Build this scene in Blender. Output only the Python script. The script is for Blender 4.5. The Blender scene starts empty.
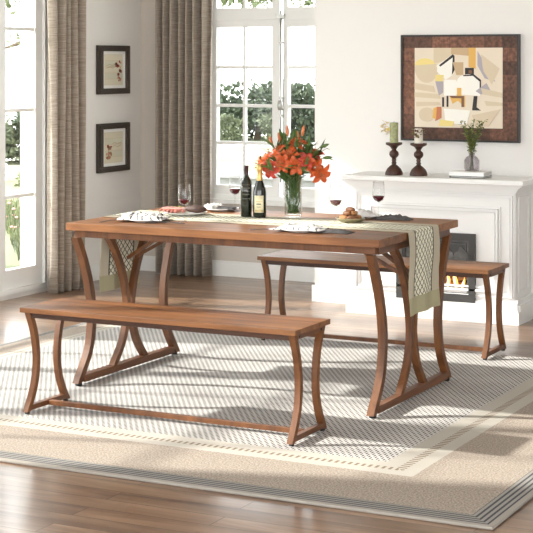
import bpy, bmesh, math, random
from mathutils import Vector, Matrix, Euler, noise
random.seed(7)
C = bpy.context.scene.collection
PI = math.pi
SC = bpy.context.scene

# ------------------------------------------------------------------ materials
MATS = {}
def _new(name):
    m = bpy.data.materials.new(name); m.use_nodes = True
    nt = m.node_tree; b = nt.nodes['Principled BSDF']
    MATS[name] = m
    return m, nt, b
def N(nt, t, **kw):
    n = nt.nodes.new(t)
    for k, v in kw.items():
        if k.startswith('i_'):
            n.inputs[k[2:].replace('_', ' ')].default_value = v
        else: setattr(n, k, v)
    return n
def ramp(nt, stops, interp='LINEAR'):
    r = nt.nodes.new('ShaderNodeValToRGB'); e = r.color_ramp.elements
    r.color_ramp.interpolation = interp
    while len(e) < len(stops): e.new(0.5)
    for el, (p, c) in zip(e, stops):
        el.position = p; el.color = (c[0], c[1], c[2], 1)
    return r
def plain(name, col, rough=.6, metal=0, spec=.5, bump=0, bscale=80, var=0, vscale=6, coat=0):
    m, nt, b = _new(name)
    b.inputs['Base Color'].default_value = (*col, 1)
    b.inputs['Roughness'].default_value = rough
    b.inputs['Metallic'].default_value = metal
    b.inputs['Specular IOR Level'].default_value = spec
    b.inputs['Coat Weight'].default_value = coat
    tc = nt.nodes.new('ShaderNodeTexCoord')
    if var:
        n = N(nt, 'ShaderNodeTexNoise', i_Scale=vscale, i_Detail=5.0)
        nt.links.new(tc.outputs['Object'], n.inputs['Vector'])
        r = ramp(nt, [(.3, [c*(1-var) for c in col]), (.7, [min(1, c*(1+var)) for c in col])])
        nt.links.new(n.outputs['Fac'], r.inputs['Fac'])
        nt.links.new(r.outputs['Color'], b.inputs['Base Color'])
    if bump:
        n2 = N(nt, 'ShaderNodeTexNoise', i_Scale=bscale, i_Detail=3.0)
        bp = N(nt, 'ShaderNodeBump', i_Strength=bump, i_Distance=.002)
        nt.links.new(tc.outputs['Object'], n2.inputs['Vector'])
        nt.links.new(n2.outputs['Fac'], bp.inputs['Height'])
        nt.links.new(bp.outputs['Normal'], b.inputs['Normal'])
    return m
def mixcol(nt, fac, a, b, mode='MIX'):
    n = nt.nodes.new('ShaderNodeMix'); n.data_type = 'RGBA'; n.blend_type = mode
    for s, v in ((0, fac), (6, a), (7, b)):
        if hasattr(v, 'links'): nt.links.new(v, n.inputs[s])
        elif isinstance(v, (int, float)): n.inputs[s].default_value = v
        else: n.inputs[s].default_value = (*v, 1)
    return n.outputs[2]
def math_(nt, op, a, b=None):
    n = nt.nodes.new('ShaderNodeMath'); n.operation = op
    for i, v in enumerate((a, b)):
        if v is None: continue
        if hasattr(v, 'links'): nt.links.new(v, n.inputs[i])
        else: n.inputs[i].default_value = v
    return n.outputs[0]

def wood(name, dark, mid, light, axis='X', rough=.42, planks=None, coat=.0):
    """streaky grain running along one axis; planks = (width, axis across)"""
    m, nt, b = _new(name)
    tc = nt.nodes.new('ShaderNodeTexCoord')
    mp = nt.nodes.new('ShaderNodeMapping')
    sc = {'X': (1.2, 16, 16), 'Y': (16, 1.2, 16), 'Z': (16, 16, 1.2)}[axis]
    mp.inputs['Scale'].default_value = sc
    nt.links.new(tc.outputs['Object'], mp.inputs['Vector'])
    vec = mp.outputs['Vector']
    if planks:
        sx = nt.nodes.new('ShaderNodeSeparateXYZ'); nt.links.new(tc.outputs['Object'], sx.inputs[0])
        fl = math_(nt, 'FLOOR', math_(nt, 'DIVIDE', sx.outputs[planks[1]], planks[0]))
        wn = nt.nodes.new('ShaderNodeTexWhiteNoise'); wn.noise_dimensions = '1D'
        nt.links.new(fl, wn.inputs['W'])
        va = nt.nodes.new('ShaderNodeVectorMath'); va.operation = 'ADD'
        sv = nt.nodes.new('ShaderNodeVectorMath'); sv.operation = 'SCALE'; sv.inputs['Scale'].default_value = 30
        nt.links.new(wn.outputs['Color'], sv.inputs[0])
        nt.links.new(vec, va.inputs[0]); nt.links.new(sv.outputs[0], va.inputs[1]); vec = va.outputs[0]
    n1 = N(nt, 'ShaderNodeTexNoise', i_Scale=1.0, i_Detail=7.0, i_Roughness=.62, i_Distortion=.5)
    nt.links.new(vec, n1.inputs['Vector'])
    r = ramp(nt, [(.28, dark), (.5, mid), (.72, light)])
    nt.links.new(n1.outputs['Fac'], r.inputs['Fac'])
    col = r.outputs['Color']
    if planks:
        r2 = ramp(nt, [(0, (.82, .82, .82)), (1, (1.12, 1.1, 1.08))])
        nt.links.new(wn.outputs['Value'], r2.inputs['Fac'])
        col = mixcol(nt, 1.0, col, r2.outputs['Color'], 'MULTIPLY')
    nt.links.new(col, b.inputs['Base Color'])
    b.inputs['Roughness'].default_value = rough
    b.inputs['Coat Weight'].default_value = coat; b.inputs['Coat Roughness'].default_value = .3
    bp = N(nt, 'ShaderNodeBump', i_Strength=.15, i_Distance=.002)
    nt.links.new(n1.outputs['Fac'], bp.inputs['Height']); nt.links.new(bp.outputs['Normal'], b.inputs['Normal'])
    return m

def glassy(name, tint=(1, 1, 1), ior=1.35, rough=.02, strength=1.0):
    """thin clear glass: see-through with a Fresnel reflection"""
    m = bpy.data.materials.new(name); m.use_nodes = True; MATS[name] = m
    nt = m.node_tree; nt.nodes.clear()
    o = nt.nodes.new('ShaderNodeOutputMaterial')
    t = nt.nodes.new('ShaderNodeBsdfTransparent'); t.inputs[0].default_value = (*tint, 1)
    g = nt.nodes.new('ShaderNodeBsdfGlossy'); g.inputs['Roughness'].default_value = rough
    lw = nt.nodes.new('ShaderNodeLayerWeight'); lw.inputs[0].default_value = .5
    mx = nt.nodes.new('ShaderNodeMixShader')
    r0 = ((ior-1)/(ior+1))**2
    f = math_(nt, 'MULTIPLY', math_(nt, 'ADD', math_(nt, 'MULTIPLY', math_(nt, 'POWER', lw.outputs['Facing'], 4.0), .75), r0), strength)
    nt.links.new(f, mx.inputs[0]); nt.links.new(t.outputs[0], mx.inputs[1]); nt.links.new(g.outputs[0], mx.inputs[2])
    nt.links.new(mx.outputs[0], o.inputs[0])
    return m

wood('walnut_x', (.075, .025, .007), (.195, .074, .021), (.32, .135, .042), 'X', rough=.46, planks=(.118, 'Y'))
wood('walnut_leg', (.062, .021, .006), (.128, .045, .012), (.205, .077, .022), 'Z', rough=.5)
wood('walnut_rail', (.032, .011, .005), (.055, .019, .008), (.09, .032, .013), 'X', rough=.45)  # rail walnut kept darker: shade below the seat is put into the colour
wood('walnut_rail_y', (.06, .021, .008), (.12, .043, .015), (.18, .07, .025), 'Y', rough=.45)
plain('rubber', (.012, .012, .012), .7)
plain('bolt', (.03, .028, .026), .4, metal=.7)
plain('wall_paint', (.79, .765, .73), .9, bump=.05, bscale=300)
plain('wall_greige', (.60, .55, .49), .9, bump=.05, bscale=300)
plain('wall_white', (.82, .805, .785), .9, bump=.05, bscale=300)
plain('ceiling_paint', (.86, .85, .83), .95)
plain('white_trim', (.83, .83, .81), .45)
plain('fire_white', (.84, .84, .83), .4)
plain('iron', (.06, .058, .056), .5, metal=.3)
plain('iron_light', (.10, .098, .095), .45, metal=.2, var=.3, vscale=20)
plain('fire_inner', (.03, .022, .018), .8)
plain('ember_log', (.22, .13, .075), .9, var=.5, vscale=40)
plain('pebble', (.42, .38, .33), .8, var=.3)
plain('steel', (.45, .44, .42), .3, metal=.9)
plain('dark_steel', (.07, .065, .06), .35, metal=.8)
plain('pic_frame', (.055, .042, .034), .45)
plain('black_frame', (.02, .016, .014), .4)
plain('paper', (.85, .84, .80), .8)
plain('candle_wax', (.80, .76, .66), .6, var=.08, vscale=30)
plain('candle_green', (.36, .38, .20), .6, var=.3, vscale=60)
plain('turned_wood', (.055, .02, .012), .45, var=.4, vscale=25)
plain('book_dark', (.03, .03, .03), .5)
plain('book_white', (.86, .86, .85), .4)
plain('page_edge', (.60, .59, .57), .8)
plain('stem_green', (.08, .14, .035), .5)
plain('leaf_green', (.075, .135, .032), .5, var=.4, vscale=30)
plain('leaf_olive', (.24, .25, .065), .6, var=.35, vscale=40)
plain('lily_orange', (.52, .085, .016), .5, var=.25, vscale=25)
plain('lily_red', (.45, .04, .02), .5, var=.3, vscale=25)
plain('lily_bud', (.55, .16, .05), .5, var=.3, vscale=40)
plain('stamen', (.30, .10, .02), .7)
plain('yellow_petal', (.70, .50, .06), .6)
plain('dried_petal', (.22, .10, .055), .8, var=.4, vscale=50)
plain('plate_china', (.82, .81, .78), .2, coat=.3)
plain('plate_olive', (.20, .17, .09), .3, var=.2)
plain('bread_crust', (.16, .06, .02), .6, var=.5, vscale=45)
plain('bread_crumb', (.34, .16, .06), .8, var=.2, vscale=60)
plain('rye_bread', (.05, .022, .014), .7, var=.4, vscale=60)
plain('ham', (.62, .25, .20), .4, var=.35, vscale=50)
plain('bottle_dark', (.008, .012, .008), .08, coat=.5)
plain('foil_dark', (.035, .012, .015), .3)
plain('foil_gold', (.62, .40, .14), .35, metal=.6)
plain('label_cream', (.74, .68, .46), .6, var=.1, vscale=50)
plain('label_gold', (.55, .42, .20), .4, metal=.4)
plain('label_mark', (.14, .135, .12), .6)
plain('wine', (.10, .008, .018), .08, coat=.5)
plain('linen_white', (.68, .67, .65), .9)
plain('linen_stripe', (.09, .085, .085), .9)
plain('cutlery', (.045, .04, .038), .5, metal=.2)
plain('bark', (.15, .11, .075), .9, var=.4, vscale=10)
plain('tree_leaf', (.060, .080, .045), .8, var=.35, vscale=2)
plain('tree_leaf_light', (.13, .15, .085), .8, var=.3, vscale=2)
plain('branch_leaf', (.15, .18, .085), .8, var=.3, vscale=3)
plain('shrub_yellow', (.16, .18, .075), .8, var=.3, vscale=3)
plain('fence_white', (.80, .80, .78), .7)
plain('terrace_stone', (.30, .30, .30), .9, var=.08, vscale=2)
plain('garden_path', (.34, .32, .29), .9)
plain('pink_flower', (.70, .32, .30), .7)
glassy('pane_glass', (.98, .99, .985), 1.3, strength=.5)
glassy('crystal', (.97, .97, .97), 1.42)
glassy('vase_glass', (.95, .97, .96), 1.45)
glassy('smoky_glass', (.80, .78, .79), 1.5)

# lawn
m, nt, b = _new('lawn')
tc = nt.nodes.new('ShaderNodeTexCoord')
n = N(nt, 'ShaderNodeTexNoise', i_Scale=.35, i_Detail=8.0); nt.links.new(tc.outputs['Object'], n.inputs['Vector'])
r = ramp(nt, [(.35, (.13, .145, .07)), (.65, (.19, .19, .115))]); nt.links.new(n.outputs['Fac'], r.inputs['Fac'])
nt.links.new(r.outputs['Color'], b.inputs['Base Color']); b.inputs['Roughness'].default_value = .95

# oak floorboards along X
m, nt, b = _new('floorboards')
tc = nt.nodes.new('ShaderNodeTexCoord')
br = N(nt, 'ShaderNodeTexBrick', offset=.37, squash=1.0)
br.inputs['Scale'].default_value = 1.0; br.inputs['Brick Width'].default_value = 1.25; br.inputs['Row Height'].default_value = .105
br.inputs['Mortar Size'].default_value = .0022; br.inputs['Mortar Smooth'].default_value = .2; br.inputs['Bias'].default_value = 0
br.inputs['Color1'].default_value = (0, 0, 0, 1); br.inputs['Color2'].default_value = (1, 1, 1, 1); br.inputs['Mortar'].default_value = (.5, .5, .5, 1)
nt.links.new(tc.outputs['Object'], br.inputs['Vector'])
mp = nt.nodes.new('ShaderNodeMapping'); mp.inputs['Scale'].default_value = (1.3, 14, 14)
sv = nt.nodes.new('ShaderNodeVectorMath'); sv.operation = 'SCALE'; sv.inputs['Scale'].default_value = 7
nt.links.new(br.outputs['Color'], sv.inputs[0]); nt.links.new(sv.outputs[0], mp.inputs['Location'])
nt.links.new(tc.outputs['Object'], mp.inputs['Vector'])
n = N(nt, 'ShaderNodeTexNoise', i_Scale=1.0, i_Detail=8.0, i_Roughness=.6, i_Distortion=.7); nt.links.new(mp.outputs['Vector'], n.inputs['Vector'])
r = ramp(nt, [(.3, (.11, .056, .032)), (.5, (.20, .118, .070)), (.7, (.32, .205, .13))]); nt.links.new(n.outputs['Fac'], r.inputs['Fac'])
r2 = ramp(nt, [(0, (.84, .83, .82)), (1, (1.12, 1.1, 1.08))]); nt.links.new(br.outputs['Color'], r2.inputs['Fac'])
c1 = mixcol(nt, 1.0, r.outputs['Color'], r2.outputs['Color'], 'MULTIPLY')
c2 = mixcol(nt, br.outputs['Fac'], c1, (.06, .035, .022))
nt.links.new(c2, b.inputs['Base Color'])
b.inputs['Roughness'].default_value = .3; b.inputs['Specular IOR Level'].default_value = .6
b.inputs['Coat Weight'].default_value = .35; b.inputs['Coat Roughness'].default_value = .12
bp = N(nt, 'ShaderNodeBump', i_Strength=.12, i_Distance=.003); nt.links.new(n.outputs['Fac'], bp.inputs['Height']); nt.links.new(bp.outputs['Normal'], b.inputs['Normal'])

# curtain linen: fine vertical threads and broken horizontal slubs
def linen(name, c0, c1, c2):
    m, nt, b = _new(name)
    tc = nt.nodes.new('ShaderNodeTexCoord')
    mp = nt.nodes.new('ShaderNodeMapping'); mp.inputs['Scale'].default_value = (9, 9, 190)
    nt.links.new(tc.outputs['Object'], mp.inputs['Vector'])
    n = N(nt, 'ShaderNodeTexNoise', i_Scale=1.0, i_Detail=5.0, i_Roughness=.7); nt.links.new(mp.outputs['Vector'], n.inputs['Vector'])
    r = ramp(nt, [(.36, c0), (.52, c1), (.68, c2)]); nt.links.new(n.outputs['Fac'], r.inputs['Fac'])
    nt.links.new(r.outputs['Color'], b.inputs['Base Color']); b.inputs['Roughness'].default_value = .95
    b.inputs['Sheen Weight'].default_value = .2
    bp = N(nt, 'ShaderNodeBump', i_Strength=.3, i_Distance=.002); nt.links.new(n.outputs['Fac'], bp.inputs['Height']); nt.links.new(bp.outputs['Normal'], b.inputs['Normal'])
linen('curtain_linen', (.25, .205, .165), (.35, .295, .24), (.46, .395, .33))

# rug
RX0, RX1, RY0, RY1 = -5.05, -1.66, 4.87, 7.74
m, nt, b = _new('rug_weave')
tc = nt.nodes.new('ShaderNodeTexCoord')
sx = nt.nodes.new('ShaderNodeSeparateXYZ'); nt.links.new(tc.outputs['Object'], sx.inputs[0])
X, Y = sx.outputs['X'], sx.outputs['Y']
dx = math_(nt, 'MINIMUM', math_(nt, 'MULTIPLY', math_(nt, 'SUBTRACT', X, RX0), 2.5), math_(nt, 'SUBTRACT', RX1, X))
dy = math_(nt, 'MINIMUM', math_(nt, 'SUBTRACT', Y, RY0), math_(nt, 'ADD', math_(nt, 'SUBTRACT', RY1, Y), .63))
d = math_(nt, 'MINIMUM', dx, dy)
# centre: rows of short charcoal dashes on cream
per_x, per_y = .0135, .040
row = math_(nt, 'DIVIDE', X, per_x)
rowi = math_(nt, 'FLOOR', row)
yy = math_(nt, 'ADD', math_(nt, 'DIVIDE', Y, per_y), math_(nt, 'MULTIPLY', rowi, .5))
dash = math_(nt, 'MULTIPLY', math_(nt, 'LESS_THAN', math_(nt, 'FRACT', row), .46), math_(nt, 'LESS_THAN', math_(nt, 'FRACT', yy), .56))
n = N(nt, 'ShaderNodeTexNoise', i_Scale=3.0, i_Detail=4.0); nt.links.new(tc.outputs['Object'], n.inputs['Vector'])
cream = ramp(nt, [(.35, (.44, .42, .395)), (.65, (.54, .52, .49))]); nt.links.new(n.outputs['Fac'], cream.inputs['Fac'])
ink = ramp(nt, [(.4, (.03, .028, .032)), (.62, (.08, .074, .076))]); nt.links.new(n.outputs['Fac'], ink.inputs['Fac'])
field = mixcol(nt, dash, cream.outputs['Color'], ink.outputs['Color'])
# border: mottled tan
nf = N(nt, 'ShaderNodeTexNoise', i_Scale=130.0, i_Detail=3.0, i_Roughness=.7); nt.links.new(tc.outputs['Object'], nf.inputs['Vector'])
tan = ramp(nt, [(.32, (.18, .145, .115)), (.5, (.32, .27, .225)), (.68, (.48, .425, .365))]); nt.links.new(nf.outputs['Fac'], tan.inputs['Fac'])
def stitch(dper):
    # along-border coordinate: the axis that runs along the nearest edge
    isx = math_(nt, 'LESS_THAN', dx, dy)
    al = math_(nt, 'ADD', math_(nt, 'MULTIPLY', isx, Y), math_(nt, 'MULTIPLY', math_(nt, 'SUBTRACT', 1.0, isx), X))
    return math_(nt, 'LESS_THAN', math_(nt, 'FRACT', math_(nt, 'DIVIDE', al, dper)), .45)
def band(lo, hi):
    return math_(nt, 'MULTIPLY', math_(nt, 'GREATER_THAN', d, lo), math_(nt, 'LESS_THAN', d, hi))
col = mixcol(nt, band(.62, 99), tan.outputs['Color'], field)
col = mixcol(nt, band(.46, .62), col, (.44, .41, .36))
col = mixcol(nt, math_(nt, 'MULTIPLY', band(.52, .555), stitch(.027)), col, (.22, .17, .12))
stripe = math_(nt, 'LESS_THAN', math_(nt, 'FRACT', math_(nt, 'DIVIDE', d, .0205)), .42)
col = mixcol(nt, band(.022, .105), col, (.28, .265, .245))
col = mixcol(nt, math_(nt, 'MULTIPLY', band(.022, .105), stripe), col, (.07, .07, .075))
col = mixcol(nt, band(-9, .022), col, (.32, .295, .26))
nt.links.new(col, b.inputs['Base Color']); b.inputs['Roughness'].default_value = .98; b.inputs['Specular IOR Level'].default_value = .1
bp = N(nt, 'ShaderNodeBump', i_Strength=.5, i_Distance=.004); nt.links.new(nf.outputs['Fac'], bp.inputs['Height']); nt.links.new(bp.outputs['Normal'], b.inputs['Normal'])

# runner: lattice on cream with plain borders and hems; UV = (arc length m, across m)
def runner_mat(L, W):
    m, nt, b = _new('runner_cloth')
    uv = nt.nodes.new('ShaderNodeUVMap'); uv.uv_map = 'UVMap'
    sx = nt.nodes.new('ShaderNodeSeparateXYZ'); nt.links.new(uv.outputs[0], sx.inputs[0])
    U, V = sx.outputs['X'], sx.outputs['Y']
    de = math_(nt, 'MINIMUM', V, math_(nt, 'SUBTRACT', W, V))
    du = math_(nt, 'MINIMUM', U, math_(nt, 'SUBTRACT', L, U))
    p = .036
    a1 = math_(nt, 'FRACT', math_(nt, 'DIVIDE', math_(nt, 'ADD', U, V), p))
    a2 = math_(nt, 'FRACT', math_(nt, 'DIVIDE', math_(nt, 'ADD', math_(nt, 'SUBTRACT', U, V), 5.0), p))
    l = math_(nt, 'MAXIMUM', math_(nt, 'LESS_THAN', a1, .17), math_(nt, 'LESS_THAN', a2, .17))
    light = (.78, .76, .62); plainc = (.50, .455, .345)
    col = mixcol(nt, l, light, (.035, .04, .02))
    line = math_(nt, 'MULTIPLY', math_(nt, 'LESS_THAN', de, .078), math_(nt, 'GREATER_THAN', de, .068))
    col = mixcol(nt, line, col, (.06, .05, .035))
    col = mixcol(nt, math_(nt, 'LESS_THAN', de, .068), col, plainc)
    col = mixcol(nt, math_(nt, 'LESS_THAN', du, .075), col, (.40, .37, .235))
    nt.links.new(col, b.inputs['Base Color']); b.inputs['Roughness'].default_value = .95
    return m

# napkin pattern
m, nt, b = _new('napkin_print')
tc = nt.nodes.new('ShaderNodeTexCoord')
vo = N(nt, 'ShaderNodeTexWave', i_Scale=9.0, i_Distortion=12.0, i_Detail=1.0); nt.links.new(tc.outputs['Object'], vo.inputs['Vector'])
r = ramp(nt, [(.06, (.08, .08, .085)), (.17, (.64, .63, .615))]); nt.links.new(vo.outputs['Fac'], r.inputs['Fac'])
nt.links.new(r.outputs['Color'], b.inputs['Base Color']); b.inputs['Roughness'].default_value = .9

# patchwork mat of the painting
m, nt, b = _new('patchwork')
tc = nt.nodes.new('ShaderNodeTexCoord')
mp = nt.nodes.new('ShaderNodeMapping'); mp.inputs['Rotation'].default_value = (PI/2, 0, 0); mp.inputs['Location'].default_value = (.03, 0, .02)
nt.links.new(tc.outputs['Object'], mp.inputs['Vector'])
br = N(nt, 'ShaderNodeTexBrick', offset=.3); br.inputs['Scale'].default_value = 1; br.inputs['Brick Width'].default_value = .11; br.inputs['Row Height'].default_value = .08
br.inputs['Mortar Size'].default_value = .001
br.inputs['Color1'].default_value = (.06, .028, .018, 1); br.inputs['Color2'].default_value = (.19, .088, .055, 1); br.inputs['Mortar'].default_value = (.08, .04, .03, 1)
nt.links.new(mp.outputs['Vector'], br.inputs['Vector'])
n = N(nt, 'ShaderNodeTexNoise', i_Scale=45.0, i_Detail=4.0); nt.links.new(tc.outputs['Object'], n.inputs['Vector'])
r = ramp(nt, [(.35, (.65, .6, .55)), (.7, (1.7, 1.55, 1.4))]); nt.links.new(n.outputs['Fac'], r.inputs['Fac'])
nt.links.new(mixcol(nt, 1.0, br.outputs['Color'], r.outputs['Color'], 'MULTIPLY'), b.inputs['Base Color']); b.inputs['Roughness'].default_value = .6
for k, c in dict(art_cream=(.66, .55, .40), art_pale=(.76, .67, .54), art_white=(.88, .86, .80), art_tan=(.55, .40, .24), art_sand=(.66, .56, .40),
                 art_ochre=(.74, .44, .12), art_yellow=(.80, .66, .25), art_lilac=(.42, .38, .42), art_black=(.035, .03, .03), art_brown=(.20, .10, .055),
                 art_rust=(.55, .20, .10), board_sage=(.66, .64, .50), board_tan=(.72, .67, .52), berry=(.33, .05, .04), blossom=(.55, .27, .16)).items():
    plain(k, c, .75)

def flame_mat(name, col, s):
    m, nt, b = _new(name)
    b.inputs['Base Color'].default_value = (0, 0, 0, 1)
    b.inputs['Emission Color'].default_value = (*col, 1); b.inputs['Emission Strength'].default_value = s
flame_mat('flame_outer', (1, .42, .08), 1.5)
flame_mat('flame_core', (1, .76, .38), 2.6)

# ------------------------------------------------------------------ mesh helpers
class MB:
    def __init__(self): self.v = []; self.f = []; self.m = []; self.s = []; self.uv = {}
    def add(self, vs, fs, mi=0, smooth=False, uvs=None):
        o = len(self.v); self.v += [tuple(p) for p in vs]
        for k, f in enumerate(fs):
            if uvs: self.uv[len(self.f)] = uvs[k]
            self.f.append([i+o for i in f]); self.m.append(mi); self.s.append(smooth)
        return self
    def box(self, x0, x1, y0, y1, z0, z1, mi=0):
        vs = [(x, y, z) for x in (x0, x1) for y in (y0, y1) for z in (z0, z1)]
        return self.add(vs, [(0,1,3,2),(4,6,7,5),(0,4,5,1),(2,3,7,6),(0,2,6,4),(1,5,7,3)], mi)
    def bbox(self, x0, x1, y0, y1, z0, z1, bv=.003, mi=0, seg=2):
        """box with bevelled edges"""
        bm = bmesh.new(); bmesh.ops.create_cube(bm, size=1)
        for v in bm.verts:
            v.co = ((x0+x1)/2+v.co.x*(x1-x0), (y0+y1)/2+v.co.y*(y1-y0), (z0+z1)/2+v.co.z*(z1-z0))
        bmesh.ops.bevel(bm, geom=bm.edges[:], offset=bv, segments=seg, affect='EDGES', profile=.5)
        bm.verts.ensure_lookup_table(); bm.verts.index_update()
        self.add([v.co[:] for v in bm.verts], [[v.index for v in f.verts] for f in bm.faces], mi)
        bm.free(); return self
    def lathe(self, prof, seg=24, mi=0, c=(0,0,0), smooth=True):
        vs, fs = [], []
        for r, z in prof:
            for k in range(seg):
                a = 2*PI*k/seg; vs.append((c[0]+r*math.cos(a), c[1]+r*math.sin(a), c[2]+z))
        for i in range(len(prof)-1):
            for k in range(seg):
                k2 = (k+1) % seg
                fs.append((i*seg+k, i*seg+k2, (i+1)*seg+k2, (i+1)*seg+k))
        return self.add(vs, fs, mi, smooth)
    def tube(self, pts, rad, seg=8, mi=0, smooth=True, cap=True):
        pts = [Vector(p) for p in pts]; n = len(pts)
        R = rad if isinstance(rad, (list, tuple)) else [rad]*n
        vs, fs = [], []
        up = Vector((.13, .31, .94)).normalized()
        for i, p in enumerate(pts):
            t = (pts[min(i+1, n-1)]-pts[max(i-1, 0)]).normalized()
            a = t.cross(up)
            if a.length < .05: a = t.cross(Vector((1, 0, 0)))
            a.normalize(); b_ = t.cross(a)
            for k in range(seg):
                w = 2*PI*k/seg; vs.append(p+(a*math.cos(w)+b_*math.sin(w))*R[i])
        for i in range(n-1):
            for k in range(seg):
                k2 = (k+1) % seg; fs.append((i*seg+k, i*seg+k2, (i+1)*seg+k2, (i+1)*seg+k))
        if cap:
            fs.append(tuple(range(seg))[::-1]); fs.append(tuple((n-1)*seg+k for k in range(seg)))
        return self.add(vs, fs, mi, smooth)
    def strip(self, pts, wx, dn, plane='YZ', x=0, mi=0):
        """rectangular bar swept along a curve lying in the YZ plane at x; wx = width in X, dn = depth in plane"""
        n = len(pts); vs, fs = [], []
        for i, (y, z) in enumerate(pts):
            y0, z0 = pts[max(i-1, 0)]; y1, z1 = pts[min(i+1, n-1)]
            t = Vector((y1-y0, z1-z0)).normalized(); nr = Vector((t.y, -t.x))
            if i in (0, n-1): nr = Vector((1 if nr.x > 0 else -1, 0))   # ends cut level
            for sx_, sn in ((-1,-1),(1,-1),(1,1),(-1,1)):
                vs.append((x+sx_*wx/2, y+nr.x*sn*dn/2, z+nr.y*sn*dn/2))
        for i in range(n-1):
            for k in range(4):
                k2 = (k+1) % 4; fs.append((i*4+k, i*4+k2, (i+1)*4+k2, (i+1)*4+k))
        fs.append((3,2,1,0)); fs.append(tuple((n-1)*4+k for k in range(4)))
        return self.add(vs, fs, mi)
    def prism_y(self, poly, y0, y1, mi=0):
        """polygon given in (x, z), extruded along y"""
        n = len(poly)
        vs = [(x, y0, z) for x, z in poly]+[(x, y1, z) for x, z in poly]
        fs = [tuple(range(n)), tuple(range(2*n-1, n-1, -1))]+[(i, i+n, (i+1) % n+n, (i+1) % n) for i in range(n)]
        return self.add(vs, fs, mi)
    def prism_x(self, poly, x0, x1, mi=0):
        n = len(poly)
        vs = [(x0, y, z) for y, z in poly]+[(x1, y, z) for y, z in poly]
        fs = [tuple(range(n)), tuple(range(2*n-1, n-1, -1))]+[(i, i+n, (i+1) % n+n, (i+1) % n) for i in range(n)]
        return self.add(vs, fs, mi)
    def build(self, name, mats, parent=None, loc=None):
        me = bpy.data.meshes.new(name); me.from_pydata(self.v, [], self.f)
        if isinstance(mats, str): mats = [mats]
        for mm in mats: me.materials.append(MATS[mm])
        me.polygons.foreach_set('material_index', self.m)
        me.polygons.foreach_set('use_smooth', self.s)
        if self.uv:
            l = me.uv_layers.new(name='UVMap')
            for pi, us in self.uv.items():
                p = me.polygons[pi]
                for li, u in zip(p.loop_indices, us): l.data[li].uv = u
        bm = bmesh.new(); bm.from_mesh(me); bmesh.ops.recalc_face_normals(bm, faces=bm.faces[:]); bm.to_mesh(me); bm.free()
        me.update()
        o = bpy.data.objects.new(name, me); C.objects.link(o)
        if parent: o.parent = parent
        if loc: o.location = loc
        return o
def tag(o, label, cat, group=None, kind=None):
    o['label'] = label; o['category'] = cat
    if group: o['group'] = group
    if kind: o['kind'] = kind
    return o
def thing(name, label, cat, loc=(0,0,0), rz=0, group=None):
    o = bpy.data.objects.new(name, None); C.objects.link(o)
    o.empty_display_size = .05; o.location = loc; o.rotation_euler = (0, 0, rz)
    return tag(o, label, cat, group)
def struct(name, mb, mats, parent=None):
    o = mb.build(name, mats, parent)
    if not parent: o['kind'] = 'structure'
    return o
def dup(root, loc, rz=None, label=None, scale=None):
    def cp(o, par):
        c = o.copy(); C.objects.link(c); c.parent = par
        for ch in [k for k in bpy.data.objects if k.parent == o]: cp(ch, c)
        return c
    r = cp(root, None); r.location = loc
    if rz is not None: r.rotation_euler = (0, 0, rz)
    if scale: r.scale = (scale,)*3
    if label: r['label'] = label
    return r
def smooth_curve(keys, n=18):
    """Catmull-Rom through 2D keys"""
    out = []; k = [keys[0]]+list(keys)+[keys[-1]]
    seg = max(2, n//(len(keys)-1))
    for i in range(1, len(k)-2):
        for j in range(seg):
            t = j/seg
            out.append(tuple(.5*((2*b_)+(-a+c_)*t+(2*a-5*b_+4*c_-d_)*t*t+(-a+3*b_-3*c_+d_)*t**3) for a, b_, c_, d_ in zip(k[i-1], k[i], k[i+1], k[i+2])))
    out.append(tuple(keys[-1])); return out

FL = -.012     # floor level; the rug's top is z = 0
WX = -6.0      # left wall plane
WY = 9.81      # back wall plane
BY = 9.04      # chimney wall plane
CE = 3.0

# ------------------------------------------------------------------ room
struct('floor', MB().box(-6.25, 1.5, -.7, 10.1, FL-.1, FL), 'floorboards')
struct('ceiling', MB().box(-6.25, 1.5, -.7, 10.1, CE, CE+.1), 'ceiling_paint')
# left wall: openings for two french windows
W1 = (7.10, 8.65); W2 = (3.98, 6.85); WZ0, WZ1 = .02, 2.72
w = MB()
for y0, y1 in ((-.7, W2[0]), (W2[1], W1[0]), (W1[1], 10.1)): w.box(WX-.22, WX, y0, y1, FL, CE)
for a in (W1, W2):
    w.box(WX-.22, WX, a[0], a[1], 2.1 if a is W1 else WZ1, CE); w.box(WX-.22, WX, a[0], a[1], FL, WZ0)
struct('wall_left', w, 'wall_paint')
# back wall with window opening x -5.47..-4.20, z .53..2.72
BX0, BX1, BZ0 = -5.47, -4.185, .53
w = MB().box(WX-.22, BX0, WY, WY+.22, FL, CE).box(BX1, -4.0, WY, WY+.22, FL, CE)
w.box(BX0, BX1, WY, WY+.22, 2.72, CE).box(BX0, BX1, WY, WY+.22, FL, BZ0)
struct('wall_back', w, 'wall_greige')
w = MB().box(-4.25, 1.5, BY, BY+.25, FL, CE).box(-4.25, -4.0, BY+.25, WY+.22, FL, CE)
struct('wall_fireside', w, 'wall_white')
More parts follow.
